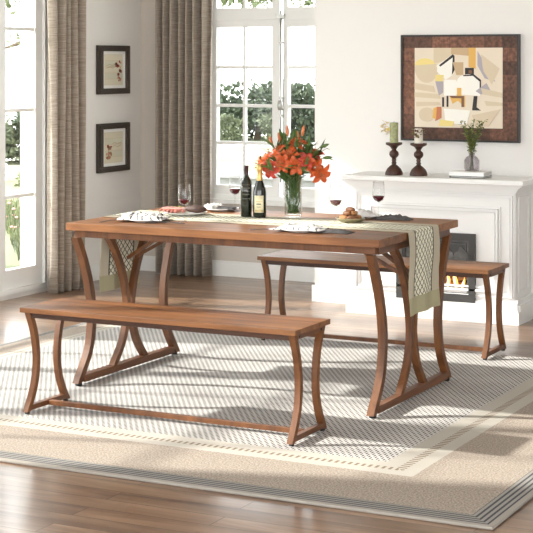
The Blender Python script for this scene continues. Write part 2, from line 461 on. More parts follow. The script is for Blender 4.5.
# unseen wall behind the viewer, added with a wide opening for daylight fill
struct('wall_front_unseen', MB().box(WX, -5.6, -.7, -.5, FL, CE).box(.9, 1.5, -.7, -.5, FL, CE).box(-5.6, .9, -.7, -.5, 2.75, CE).box(-5.6, .9, -.7, -.5, FL, .5), 'wall_white')
struct('wall_right_unseen', MB().box(1.3, 1.5, 3.0, BY, FL, CE), 'wall_white')  # unseen wall, added partway along to darken the right-facing sides
def baseb(x0, x1, y0, y1, h=.10):
    return MB().box(x0, x1, y0, y1, FL, h-.02).box(x0+(.004 if x1-x0 < .05 else 0), x1-(.004 if x1-x0 < .05 else 0), y0+(.004 if y1-y0 < .05 else 0), y1, h-.02, h)
struct('baseboard_back', baseb(WX+.014, -4.252, WY-.014, WY, .095), 'white_trim')
struct('baseboard_left', MB().box(WX, WX+.014, 8.66, WY, FL, .095), 'white_trim')
struct('baseboard_fireside', MB().box(-4.265, -3.89, BY-.014, BY, FL, .09).box(-2.80, 1.5, BY-.014, BY, FL, .09), 'white_trim')

def french_window(name, a0, a1, z0, z1, leaves, cols, bars, transom, xmap, depth=.10, brail=.15):
    """a = coordinate along the wall; xmap(a, d, z) -> world. d = 0 at the room face, positive outward"""
    def bx(mb, p0, p1, q0, q1, d0, d1, mi=0):
        c = [xmap(p, d, q) for p in (p0, p1) for d in (d0, d1) for q in (q0, q1)]
        xs, ys, zs = zip(*c); mb.box(min(xs), max(xs), min(ys), max(ys), min(zs), max(zs), mi)
    f = MB(); fw = .045
    bx(f, a0, a0+fw, z0, z1, -.01, depth); bx(f, a1-fw, a1, z0, z1, -.01, depth)
    bx(f, a0+fw, a1-fw, z1-fw, z1, -.01, depth); bx(f, a0+fw, a1-fw, z0, z0+.03, -.01, depth)
    if transom: bx(f, a0+fw, a1-fw, transom[0], transom[1], -.01, depth)
    root = struct(name, f, 'white_trim')
    g = MB()
    for (l0, l1, cs) in leaves:
        s = MB()
        zt = transom[0] if transom else z1-fw
        zs = [z0+.03, zt] if not transom else [z0+.03, zt]
        def leaf(zb, ztop, bz, br_):
            bx(s, l0, cs[0][0], zb, ztop, .012, .06); bx(s, cs[-1][1], l1, zb, ztop, .012, .06)
            bx(s, cs[0][0], cs[-1][1], zb, zb+br_, .012, .06); bx(s, cs[0][0], cs[-1][1], ztop-.05, ztop, .012, .06)
            for c0, c1 in zip(cs[:-1], cs[1:]): bx(s, c0[1], c1[0], zb+br_, ztop-.05, .02, .05)
            for b_ in bz: bx(s, cs[0][0], cs[-1][1], b_-.011, b_+.011, .022, .048)
            bx(g, cs[0][0], cs[-1][1], zb+br_, ztop-.05, .034, .038)
        leaf(z0+.03, zt, [q for q in bars if q < zt-.06], brail)
        if transom: leaf(transom[1], z1-fw, [q for q in bars if q > transom[1]+.1], .05)
        s.build('window_sash', 'white_trim', root)
    g.build('window_pane', 'pane_glass', root)
    return root
back = lambda a, d, z: (a, WY+d, z)
left = lambda a, d, z: (WX-d, a, z)
wb = french_window('window_1', BX0, BX1, BZ0, 2.72,
    [(-5.445, -4.887, [(-5.381, -5.176), (-5.157, -4.943)]), (-4.887+.03, -4.21, [(-4.823, -4.618), (-4.599, -4.30)])], None,
    [.921, 1.183, 1.451, 2.12, 2.40], (1.781, 1.815), back, brail=.065)
MB().box(BX0-.02, BX1+.0, WY-.05, WY+.001, BZ0-.03, BZ0).build('window_sill', 'white_trim', wb)
# cremone bolt rod with handle and top keeper
r_ = MB().tube([(-4.862, WY-.018, .66), (-4.862, WY-.018, 1.84)], .0055, 8)
for z in (.70, 1.62, 1.24, 1.12): r_.box(-4.874, -4.85, WY-.026, WY-.002+.012, z-.008, z+.008)
r_.lathe([(0, -.035), (.016, -.033), (.02, -.012), (.02, .012), (.016, .033), (0, .035)], 12, 0, (-4.862, WY-.026, 1.19))
r_.tube([(-4.862, WY-.045, 1.19), (-4.835, WY-.065, 1.175), (-4.815, WY-.065, 1.17)], .008, 8)
r_.box(-4.892, -4.832, WY-.035, WY-.008, 1.79, 1.815)
r_.build('window_bolt', 'steel', wb)

def leaves_for(y0, y1, first=True):
    out = []; top = y1-.045
    if first: out.append((8.142, 8.605, [(8.203, 8.528)])); top = 8.142
    n = round((top-y0-.045)/.95); p = (top-y0-.045)/n
    for i in range(n):
        a = top-p*(i+1); out.append((a, a+p, [(a+.05, a+p/2-.011), (a+p/2+.011, a+p-.05)]))
    return out
wl = french_window('window_2', W1[0], W1[1], WZ0, 2.1, leaves_for(*W1), None, [.631, 1.179, 1.70], None, left, brail=.12)
wl2 = french_window('window_3', W2[0], W2[1], WZ0, WZ1, leaves_for(*W2, False), None, [.631, 1.179, 1.70, 2.22], None, left, brail=.12)
struct('trim_1', MB().box(WX, WX+.018, 8.65, 8.72, FL, 2.17).box(WX, WX+.018, 7.03, 7.10, FL, 2.17).box(WX, WX+.018, 7.10, 8.65, 2.1, 2.17), 'white_trim')

# ------------------------------------------------------------------ curtains
def curtain(label, p0, p1, nf, amp, outdir, seed, z1=2.86):
    """pleated linen between two floor points; folds swing along outdir"""
    rnd = random.Random(seed); mb = MB(); n = nf*14; rows = 14
    p0 = Vector(p0); p1 = Vector(p1); od = Vector(outdir)
    ph = [rnd.uniform(.65, 1.25) for _ in range(nf+1)]; sh = [rnd.uniform(-.25, .25) for _ in range(nf+1)]
    vs, fs = [], []
    for side in (0, 1):
        for j in range(rows+1):
            z = .006+FL+(z1-FL)*j/rows
            for i in range(n+1):
                t = i/n; u = t*nf; k = min(int(u), nf-1)
                fr = u-k
                s = math.sin(2*PI*(fr+.04*math.sin(z*2.1+k)))
                s = math.copysign(abs(s)**.7, s)
                a = amp*ph[k]*s*(1-.15*math.sin(z*1.3+sh[k]*9))
                q = p0.lerp(p1, t+.010*sh[k]*math.sin(z*1.7))+od*(a+side*.004)
                vs.append((q.x, q.y, z))
    W = n+1; S = W*(rows+1)
    for side in (0, 1):
        for j in range(rows):
            for i in range(n):
                o = side*S+j*W+i; fs.append((o, o+1, o+W+1, o+W))
    for i in range(n):
        fs.append((i, i+1, S+i+1, S+i)); o = rows*W+i; fs.append((o, o+1, S+o+1, S+o))
    for j in range(rows):
        o = j*W; fs.append((o, o+W, S+o+W, S+o)); o = j*W+n; fs.append((o, o+W, S+o+W, S+o))
    mb.add(vs, fs, 0, True)
    o = mb.build('curtain', 'curtain_linen')
    return tag(o, label, 'curtain')
curtain('floor-length taupe linen curtain hanging beside the left window, between the panes and two small pictures',
        (-5.90, 8.52), (-5.90, 8.90), 5, .060, (1, 0), 3)
curtain('floor-length taupe linen curtain in the corner, in front of the back window\'s left edge',
        (-5.80, 9.72), (-5.37, 9.72), 7, .062, (0, -1), 11)

# ------------------------------------------------------------------ pictures on left wall
def small_picture(label, y0, y1, z0, z1, kind):
    t = thing('framed_picture', label, 'picture', (WX+.002, (y0+y1)/2, (z0+z1)/2), 0, 'two small dark-framed pictures')
    hy, hz = (y1-y0)/2, (z1-z0)/2; fy, fz = .050, .040
    f = MB()
    for (a0, a1, b0, b1) in ((-hy, hy, hz-fz, hz), (-hy, hy, -hz, -hz+fz), (-hy, -hy+fy, -hz+fz, hz-fz), (hy-fy, hy, -hz+fz, hz-fz)):
        f.box(0, .022, a0, a1, b0, b1)
        f.box(.022, .030, a0+(.012 if a1-a0 > .1 or a0 < 0 else .0), a1-(.012 if a1-a0 > .1 or a0 > 0 else 0), b0+(.010 if b1-b0 < .1 else 0), b1-(.010 if b1-b0 < .1 else 0))
    f.build('frame', 'pic_frame', t)
    MB().box(0, .012, -hy+fy, hy-fy, -hz+fz, hz-fz).build('mat_board', 'paper', t)
    p = MB(); py, pz = hy-fy-.036, hz-fz-.022
    p.box(.012, .013, -py, py, -pz, pz, 0)
    rnd = random.Random(kind)
    n = 5
    for i in range(n):
        a = -pz+2*pz*i/n
        p.box(.013, .0135, -py+.003, py-.003, a+.002, a+2*pz/n-.002, 1 if i % 2 else 2)
    def blob(y, z, r, mi):
        p.add([(.0142, y+r*math.cos(k*PI/4), z+r*math.sin(k*PI/4)) for k in range(8)], [tuple(range(8))], mi)
    if kind == 1:
        for _ in range(26): blob(rnd.uniform(.25, .8)*py, rnd.uniform(-.75, .55)*pz, rnd.uniform(.006, .013), rnd.choice((3, 3, 4)))
        for z in (.25, .1): p.tube([(.0145, -py*.8, z*pz), (.0145, -py*.45, (z+.1)*pz), (.0145, -py*.1, z*pz), (.0145, py*.2, (z+.12)*pz)], .0018, 4, 5)
    else:
        for _ in range(18): blob(rnd.uniform(-.85, -.25)*py, rnd.uniform(-.8, .1)*pz, rnd.uniform(.007, .014), rnd.choice((3, 4, 4)))
        for z in (.2, .02): p.tube([(.0145, -py*.2, z*pz), (.0145, py*.1, (z+.12)*pz), (.0145, py*.4, z*pz), (.0145, py*.8, (z+.1)*pz)], .0018, 4, 5)
    p.build('print', ['art_sand', 'board_sage', 'board_tan', 'berry', 'blossom', 'art_tan'], t)
small_picture('upper dark-framed botanical print on the left wall, red berries at its right', 9.224, 9.632, 1.264, 1.603, 1)
small_picture('lower dark-framed botanical print on the left wall, blossoms at its left', 9.224, 9.632, .722, 1.061, 2)

# ------------------------------------------------------------------ big painting
t = thing('painting', 'large square abstract painting in a brown patchwork mat and thin black frame above the fireplace', 'painting', (-3.283, BY, 1.332))
hx, hz = .374, .3205
f = MB()
for a in ((-hx, hx, hz-.012, hz), (-hx, hx, -hz, -hz+.012), (-hx, -hx+.012, -hz+.012, hz-.012), (hx-.012, hx, -hz+.012, hz-.012)):
    f.box(a[0], a[1], -.034, -.002, a[2], a[3])
f.build('frame', 'black_frame', t)
MB().box(-hx+.012, hx-.012, -.024, -.002, -hz+.012, hz-.012).build('patchwork_mat', 'patchwork', t)
ax0, ax1, az0, az1 = -.285, .271, -.238, .241
A = MB(); A.box(ax0, ax1, -.027, -.024, az0, az1, 0)
mats_art = ['art_pale', 'art_cream', 'art_white', 'art_tan', 'art_sand', 'art_ochre', 'art_yellow', 'art_lilac', 'art_black', 'art_brown', 'art_rust']
layer = [0]
def shp(mi, *pts):
    """points in 0..100 across and 0..100 down the canvas"""
    layer[0] += 1; y1 = -.027-.00012*layer[0]
    A.prism_y([(ax0+(ax1-ax0)*u/100, az1-(az1-az0)*v/100) for u, v in pts], y1, -.0265, mi)
def circ(mi, cx, cy, rx, ry, a0=0, a1=360, n=16):
    pts = [(cx+rx*math.cos(math.radians(a0+(a1-a0)*k/n)), cy+ry*math.sin(math.radians(a0+(a1-a0)*k/n))) for k in range(n if a1-a0 == 360 else n+1)]
    shp(mi, *pts)
shp(4, (22, 0), (42, 0), (42, 14), (22, 20)); shp(3, (42, 0), (62, 0), (62, 10), (42, 8)); shp(5, (62, 0), (70, 0), (70, 26), (62, 24))
shp(7, (72, 4), (84, 26), (92, 42), (80, 38), (72, 22)); shp(1, (76, 8), (97, 26), (88, 46), (78, 26)); shp(4, (78, 28), (94, 30), (88, 45))
circ(6, 12, 22, 12, 9, 180, 360); circ(1, 14, 24, 14, 20, 0, 180); shp(4, (0, 22), (26, 20), (20, 32), (4, 36))
shp(2, (26, 22), (44, 8), (44, 34), (36, 40), (26, 30)); shp(8, (28, 22), (44, 8), (46, 10), (46, 28), (43, 34), (44, 12), (30, 23.5))
shp(3, (44, 18), (56, 18), (56, 34), (48, 34)); shp(8, (58, 25), (68, 25), (68, 35), (58, 35)); shp(9, (62, 28), (66, 28), (66, 32), (62, 32))
shp(6, (24, 34), (34, 34), (32, 44), (24, 42)); shp(7, (24, 42), (33, 42), (33, 56), (28, 60)); shp(2, (34, 40), (48, 40), (48, 60), (34, 60))
circ(2, 62, 42, 13, 9, 180, 360); shp(2, (48, 42), (75, 42), (75, 60), (48, 58)); shp(8, (56, 34), (68, 33), (76, 40), (76, 56), (74.5, 56), (74.5, 42), (67, 35), (56, 35.5))
shp(5, (49, 50), (54, 50), (54, 60), (49, 60)); shp(5, (40, 60), (58, 60), (58, 74), (50, 66), (44, 70)); shp(9, (40, 60), (57, 60), (57, 63), (43, 63))
shp(8, (37, 60), (39, 60), (39, 74), (37, 74)); shp(8, (32, 62), (34, 62), (34, 74), (32, 74)); shp(9, (54, 62), (57, 62), (57, 74), (54, 74))
shp(8, (68, 60), (72, 60), (71, 74), (76, 78), (66, 78)); shp(7, (70, 54), (82, 44), (86, 52), (76, 58)); shp(4, (76, 50), (100, 56), (100, 62), (78, 58))
shp(1, (0, 44), (22, 48), (24, 56), (0, 52)); shp(4, (0, 56), (28, 58), (30, 64), (0, 62)); shp(1, (2, 68), (28, 68), (30, 72), (2, 74)); shp(4, (80, 66), (100, 68), (100, 72), (82, 72))
circ(1, 14, 84, 9, 9); shp(10, (26, 74), (31, 74), (31, 88), (24, 92)); shp(5, (22, 76), (26, 74), (25, 90), (21, 88)); shp(2, (34, 76), (64, 78), (60, 96), (36, 94))
shp(1, (66, 84), (98, 76), (84, 98), (70, 98)); shp(6, (30, 90), (46, 92), (44, 98), (28, 98))
A.build('canvas', mats_art, t)

# ------------------------------------------------------------------ fireplace
FX0, FX1, FY = -3.862, -2.847, 8.75
IX0, IX1, IZ0, IZ1 = -3.572, -3.089, .067, .49
fp = thing('fireplace', 'white panelled fireplace with a deep mantel shelf against the chimney wall', 'fireplace', ((FX0+FX1)/2, BY-.001, FL))
def L(mb, name, mats, par): # build in world coords, parent to fp
    o = mb.build(name, mats, par)
    if par is fp: o.matrix_parent_inverse = Matrix.Translation(-Vector(fp.location))
    return o
b_ = MB()   # body with a hole for the insert
b_.box(FX0, IX0, FY, BY-.001, FL, .76).box(IX1, FX1, FY, BY-.001, FL, .76).box(IX0, IX1, FY, BY-.001, IZ1, .76).box(IX0, IX1, FY, BY-.001, FL, IZ0)
L(b_, 'surround', 'fire_white', fp)
# outer panel moulding, inner panel moulding
mo = MB()
def frame_mould(x0, x1, z0, z1, w, th, top=True, bottom=True):
    for k, (wi, t_) in enumerate(((0, th*.5), (w*.3, th), (w*.75, th*.6))):
        ww = w*(.28 if k == 1 else .25)
        a0, a1, c0, c1 = x0+wi, x1-wi, z0+wi, z1-wi
        mo.box(a0, a0+ww, FY-t_, FY+.001, c0, c1); mo.box(a1-ww, a1, FY-t_, FY+.001, c0, c1)
        mo.box(a0+ww, a1-ww, FY-t_, FY+.001, c1-ww, c1)
        mo.box(a0+ww, a1-ww, FY-t_, FY+.001, c0, c0+ww)
frame_mould(-3.765, -2.935, .15, .655, .045, .016)
frame_mould(FX0+.008, FX1-.006, .125, .733, .035, .010)
# panel on the right flank
mo.box(FX1-.001, FX1+.006, 8.80, 8.815, .16, .71).box(FX1-.001, FX1+.006, 8.975, 8.99, .16, .71).box(FX1-.001, FX1+.006, 8.815, 8.975, .695, .71).box(FX1-.001, FX1+.006, 8.815, 8.975, .16, .175)
L(mo, 'moulding', 'fire_white', fp)
# mantel: stacked crown profile and slab
def ring(mb, ov, z0, z1):
    mb.box(FX0-ov, FX1+ov, FY-ov-.01, BY-.001, z0, z1)
mn = MB(); prof = [(.010, .738, .746), (.018, .746, .756), (.026, .756, .766), (.040, .766, .777), (.056, .777, .788)]
for ov, a, c in prof: ring(mn, ov, a, c)
mn.bbox(FX0-.03, FX1+.077, 8.648, BY-.001, .788, .816, .004)
L(mn, 'mantel', 'fire_white', fp)
pl = MB(); ph = .125
for (x0, x1) in ((FX0-.03, FX1+.03),):
    pl.box(x0, x1, FY-.035, FY, FL, .062); pl.box(x0+.012, x1-.012, FY-.022, FY, .062, .095); pl.box(x0+.02, x1-.02, FY-.012, FY, .095, .11)
    for s in ((x0, FX0), (FX1, x1)):
        pl.box(s[0], s[1], FY, BY-.001, FL, .095); 
    pl.box(FX1, FX1+.015, FY, BY-.001, .095, .128)
L(pl, 'plinth', 'fire_white', fp)
# metal insert
ins = MB(); fw = .03
def fr(mb, x0, x1, z0, z1, w, y0, y1, mi=0, wb=None):
    wb = wb or w
    mb.box(x0, x0+w, y0, y1, z0, z1, mi).box(x1-w, x1, y0, y1, z0, z1, mi).box(x0+w, x1-w, y0, y1, z1-w, z1, mi).box(x0+w, x1-w, y0, y1, z0, z0+wb, mi)
fr(ins, IX0-.004, IX1+.004, IZ0-.004, IZ1+.004, .040, FY-.016, FY+.02, 0, .078)
fr(ins, IX0+.034, IX1-.034, IZ0+.070, IZ1-.034, .014, FY-.008, FY+.02, 1, .012)
ins.box(IX0, IX1, FY+.20, FY+.21, IZ0, IZ1, 2).box(IX0, IX0+.01, FY+.02, FY+.2, IZ0, IZ1, 2).box(IX1-.01, IX1, FY+.02, FY+.2, IZ0, IZ1, 2).box(IX0, IX1, FY+.02, FY+.2, IZ0, IZ0+.075, 2).box(IX0, IX1, FY+.02, FY+.2, IZ1-.01, IZ1, 2)
fbx = L(ins, 'firebox', ['iron', 'iron_light', 'fire_inner'], fp)
# dark panel for the opening's reflecting glass, upper half; reflections imitated by pale relief shapes
cp = MB().box(IX0+.048, IX1-.048, FY+.004, FY+.012, .335, IZ1-.048, 0)
fr(cp, IX0+.055, IX1-.055, .34, IZ1-.055, .008, FY-.001, FY+.004, 1)
def reflection(cx, flip):
    pts = [(-.05, 0), (-.035, .035), (-.012, .06), (.008, .066), (.018, .04), (.04, .028), (.05, 0)]
    cp.prism_y([(cx+flip*x, .350+z) for x, z in (pts if flip > 0 else pts)], FY-.002, FY+.004, 1)
for cx, fl in ((-3.475, 1), (-3.385, -1), (-3.265, 1), (-3.175, -1)): reflection(cx, fl)
L(cp, 'reflection_panel', ['iron', 'iron_light'], fbx)
gr = MB()
for z in (.176,): gr.tube([(IX0+.045, FY+.004, z), (IX1-.045, FY+.004, z)], .003, 6)
for k in range(13):
    x = IX0+.055+k*.031; gr.tube([(x, FY+.004, .145), (x, FY+.004, .178)], .0022, 5)
L(gr, 'grate', 'iron_light', fbx)
rnd = random.Random(5)
def cluster_rock(mb, c, r, mi=0, seg=10, squash=.7):
    s = rnd.uniform(0, 99); prof = []
    n = 6; vs, fs = [], []
    for i in range(n+1):
        th = PI*i/n
        for k in range(seg):
            a = 2*PI*k/seg; p = Vector((math.sin(th)*math.cos(a), math.sin(th)*math.sin(a), math.cos(th)*squash))
            p *= r*(1+.25*noise.noise(p*1.7+Vector((s, s, 0)))); vs.append(p+Vector(c))
    for i in range(n):
        for k in range(seg): fs.append((i*seg+k, i*seg+(k+1) % seg, (i+1)*seg+(k+1) % seg, (i+1)*seg+k))
    mb.add(vs, fs, mi, True)
pb = MB()
for k in range(26): cluster_rock(pb, (rnd.uniform(IX0+.07, IX1-.07), rnd.uniform(FY+.03, FY+.13), .152+rnd.uniform(0, .008)), rnd.uniform(.012, .02))
o = L(pb, 'pebbles', 'pebble', fbx); o['kind'] = 'stuff'
for k, (xa, xb, z, za) in enumerate(((-3.50, -3.36, .185, .20), (-3.33, -3.15, .185, .178), (-3.42, -3.24, .205, .215), (-3.29, -3.16, .20, .225))):
    lg = MB().tube([(xa, FY+.07+.02*(k % 2), z), ((xa+xb)/2, FY+.08, (z+za)/2+.006), (xb, FY+.07+.03*(k % 2), za)], [.014, .017, .014], 9)
    L(lg, 'log', 'ember_log', fbx)
def flame(x, y, z0, h, w, mat, lean=0):
    mb = MB(); n = 9; pts = []; R = []
    for i in range(n):
        t = i/(n-1); pts.append((x+lean*t*t+.3*w*math.sin(t*6+x*60), y, z0+h*t)); R.append(max(.0006, w*(math.sin(PI*min(1, t*.93+.12))**.9)*(1-t*.55)))
    mb.tube(pts, R, 8); L(mb, 'flame', mat, fbx)
for x, h, w, l in ((-3.485, .085, .011, .01), (-3.44, .07, .010, -.01), (-3.39, .10, .012, .01), (-3.315, .10, .013, .012), (-3.272, .10, .013, -.006), (-3.225, .13, .016, -.02), (-3.182, .07, .012, .01), (-3.145, .075, .010, .012)):
    flame(x, FY+.05, .165, h, w, 'flame_outer', l); flame(x, FY+.042, .168, h*.66, w*.55, 'flame_core', l*.6)

# ------------------------------------------------------------------ mantel ornaments
MZ = .816
def candlestick(label, x, y, r=.052, h=.192):
    p = [(0, 0), (.052, 0), (.053, .006), (.050, .018), (.042, .036), (.026, .052), (.014, .060), (.012, .066), (.016, .071), (.012, .076), (.011, .082), (.015, .087), (.012, .092),
         (.013, .100), (.024, .110), (.029, .122), (.026, .136), (.015, .146), (.013, .152), (.018, .158), (.022, .165), (.030, .172), (.044, .178), (.049, .181), (.049, .192), (.043, .192), (.030, .186), (0, .186)]
    t = thing('candlestick', label, 'candlestick', (x, y, MZ), 0, 'candlesticks on the mantel')
    MB().lathe(p[:18]+p[18:22], 28).build('stem', 'turned_wood', t)
    MB().lathe(p[21:], 28).build('drip_cup', 'turned_wood', t)
candlestick('left dark wooden candlestick on the mantel, under the candle with yellow flowers', -3.616, 8.80)
candlestick('right dark wooden candlestick on the mantel, before the painting\'s lower left corner', -3.459, 8.80)
def leaf_quad(mb, p, d, l, w, mi=0, curl=.25, nrm=None):
    p = Vector(p); d = Vector(d).normalized()
    s = d.cross(nrm or Vector((random.uniform(-.4, .4), random.uniform(-.4, .4), 1))); s = s.normalized() if s.length > .01 else Vector((1, 0, 0))
    n = s.cross(d); vs = []
    for t, wd in ((0, .12), (.3, .85), (.6, 1), (.85, .55), (1, .04)):
        c = p+d*l*t-n*curl*l*t*t
        vs += [c-s*w/2*wd+n*w*.12*wd, c-n*w*.06*wd, c+s*w/2*wd+n*w*.12*wd]
    fs = []
    for i in range(4):
        a = i*3; fs += [(a, a+1, a+4, a+3), (a+1, a+2, a+5, a+4)]
    mb.add(vs, fs, mi, True)
def rdir(zmin=-.3, zmax=1):
    a = random.uniform(0, 2*PI); z = random.uniform(zmin, zmax); r = math.sqrt(max(0, 1-z*z)); return Vector((r*math.cos(a), r*math.sin(a), z))
def candle(label, x, y, h, wax, deco, mats, side):
    t = thing('candle', label, 'candle', (x, y, MZ+.187), 0, 'pillar candles on the mantel')
    MB().lathe([(0, 0), (.025, 0), (.0255, .004), (.0255, h-.004), (.022, h), (.012, h-.003), (0, h-.004)], 24).build('wax', wax, t)
    MB().tube([(0, 0, h-.006), (.001, 0, h+.008)], .0012, 5).build('wick', 'book_dark', t)
    d = MB()
    for k in range(46):
        a = side+random.gauss(0, .7); z = h*random.uniform(.45, .95)
        p = Vector((math.cos(a)*.026, math.sin(a)*.026, z)); dd = Vector((math.cos(a), math.sin(a), random.uniform(-.5, .5)))
        leaf_quad(d, p+dd*deco*random.random(), dd+rdir()*.8, random.uniform(.016, .027), random.uniform(.010, .016), random.randrange(2))
    d.build('flower_trim', mats, t)
candle('pale green pillar candle with yellow flowers, standing on the left candlestick', -3.616, 8.80, .125, 'candle_green', .038, ['yellow_petal', 'art_cream'], PI*1.08)
candle('cream pillar candle with dried brown flowers, standing on the right candlestick', -3.459, 8.80, .092, 'candle_wax', .004, ['dried_petal', 'leaf_olive'], -PI/2)
# books and vase
bk = thing('book', 'thin dark book lying on the mantel under the white book', 'book', (-3.135, 8.80, MZ))
MB().box(-.103, .103, -.075, .075, 0, .003).box(-.103, .103, -.075, .075, .009, .012).box(-.103, -.099, -.075, .075, .003, .009).build('cover', 'book_dark', bk)
MB().box(-.098, .099, -.071, .071, .003, .009).build('pages', 'page_edge', bk)
bk = thing('book', 'thick white book lying on the mantel with the small vase standing on it', 'book', (-3.135, 8.80, MZ+.0125), .01)
MB().box(-.105, .105, -.078, .078, 0, .003).box(-.105, .105, -.078, .078, .021, .024).box(-.105, .105, -.078, -.075, .003, .021).build('cover', 'book_white', bk)
MB().box(-.100, .101, -.075, .074, .003, .021).build('pages', 'page_edge', bk)
vz = MZ+.0125+.0245; vx, vy = -3.128, 8.80
v = thing('glass_vase', 'small smoky faceted glass vase on the white book, holding green sprigs', 'vase', (vx, vy, vz))
MB().lathe([(0, .001), (.040, .001), (.047, .012), (.047, .064), (.034, .082), (.018, .090), (.019, .106), (.0175, .106), (.0165, .091), (.032, .081), (.045, .063), (.038, .013), (.033, .004), (0, .004)], 8, smooth=False).build('vase_body', 'smoky_glass', v)
def sprig(label, group, base, top, loc, nl, ll, lw, mats, start=.35, name='leafy_sprig'):
    t = thing(name, label, 'sprig', loc, 0, group)
    b0, tp = Vector(base), Vector(top); mid = b0.lerp(tp, .5)+Vector((0, 0, .02))+Vector(((b0.x-tp.x)*.2, (b0.y-tp.y)*.2, 0))
    pts = [b0*(1-q)**2+mid*2*q*(1-q)+tp*q*q for q in [i/8 for i in range(9)]]
    MB().tube(pts, [.0018-.0001*i for i in range(9)], 5).build('stem', 'stem_green', t)
    lf = MB()
    for k in range(nl):
        q = start+(1-start)*k/(nl-1); i = min(7, int(q*8)); p = pts[i].lerp(pts[i+1], q*8-i)
        leaf_quad(lf, p, rdir(-.2, .9), ll*random.uniform(.7, 1.2), lw, random.randrange(len(mats)))
    lf.build('leaves', mats, t)
for k in range(11):
    a = 2*PI*k/11+.3; rr = random.uniform(.03, .085)
    sprig('thin sprig of small green leaves in the smoky vase on the mantel', 'green sprigs in the smoky vase', (math.cos(a)*-.012, math.sin(a)*-.01, .008), (math.cos(a)*rr*1.4, math.sin(a)*rr*.7, random.uniform(.22, .30)),
          (vx, vy, vz), 34, .024, .011, ['leaf_olive', 'leaf_green', 'leaf_olive'], .36)

# ------------------------------------------------------------------ rug
rg = MB()
nx, ny = 40, 34; t_ = .012
def rz(x, y): return 0.0
rg.bbox(RX0, RX1, RY0, RY1, FL+.0005, 0, .004, 0, 2)
o = rg.build('rug', 'rug_weave'); tag(o, 'large cream woven rug with charcoal dashes and a tan border under the table and benches', 'rug')

# ------------------------------------------------------------------ table
TX, TY, TL, TW, TH = -4.133, 6.101, 1.559, .952, .75
tb = thing('dining_table', 'long walnut-brown dining table with curved trestle legs, set with a runner and wine', 'table', (TX+TL/2, TY+TW/2, 0))
hl, hw = TL/2, TW/2
MB().bbox(-hl, hl, -hw, hw, TH-.034, TH, .002).build('tabletop', 'walnut_x', tb)
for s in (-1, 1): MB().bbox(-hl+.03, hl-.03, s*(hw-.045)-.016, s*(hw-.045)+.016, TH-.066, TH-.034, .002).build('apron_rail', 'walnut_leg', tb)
for s in (-1, 1):
    xx = s*(hl-.045)
    MB().bbox(xx-.02, xx+.02, -hw+.061, hw-.061, TH-.07, TH-.034, .002).build('end_rail', 'walnut_rail_y', tb)
    for sy in (-1, 1):
        outer = smooth_curve([(sy*.458, TH-.067), (sy*.402, .58), (sy*.359, .475), (sy*.333, .37), (sy*.329, .27), (sy*.358, .145), (sy*.450, .012)], 30)
        if outer[0][1] < outer[-1][1]: outer = outer[::-1]
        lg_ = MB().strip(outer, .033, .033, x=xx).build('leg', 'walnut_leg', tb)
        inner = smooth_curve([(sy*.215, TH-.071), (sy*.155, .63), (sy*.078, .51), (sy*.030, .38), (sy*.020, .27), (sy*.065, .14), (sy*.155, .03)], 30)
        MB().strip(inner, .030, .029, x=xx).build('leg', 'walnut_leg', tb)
        MB().lathe([(0, 0), (.016, 0), (.016, .012), (0, .012)], 12, 0, (xx, sy*.436, .0)).build('foot_pad', 'rubber', lg_)
    MB().bbox(xx-.019, xx+.019, -.41, .41, .012, .045, .002).build('foot_bar', 'walnut_rail_y', tb)
    # two diagonal braces from the trestle up to the underside
    for sy in (-1, 1):
        a = Vector((xx-s*.02, sy*.04, .545)); b2 = Vector((xx-s*.30, sy*.10, TH-.045)); d = (b2-a).normalized(); up = Vector((0, 0, 1)); nn = (up-d*up.dot(d)).normalized(); sd = d.cross(nn)
        vs = [a+sd*p*.008+nn*q*.008+d*k*(b2-a).length for k in (0, 1) for p, q in ((-1,-1),(1,-1),(1,1),(-1,1))]
        MB().add(vs, [(0,3,2,1),(4,5,6,7),(0,1,5,4),(1,2,6,5),(2,3,7,6),(3,0,4,7)]).build('brace', 'walnut_leg', tb)
for s in (-1, 1): MB().bbox(s*(hl-.34)-.02, s*(hl-.34)+.02, -hw+.061, hw-.061, TH-.052, TH-.034, .002).build('cross_rail', 'walnut_rail', tb)

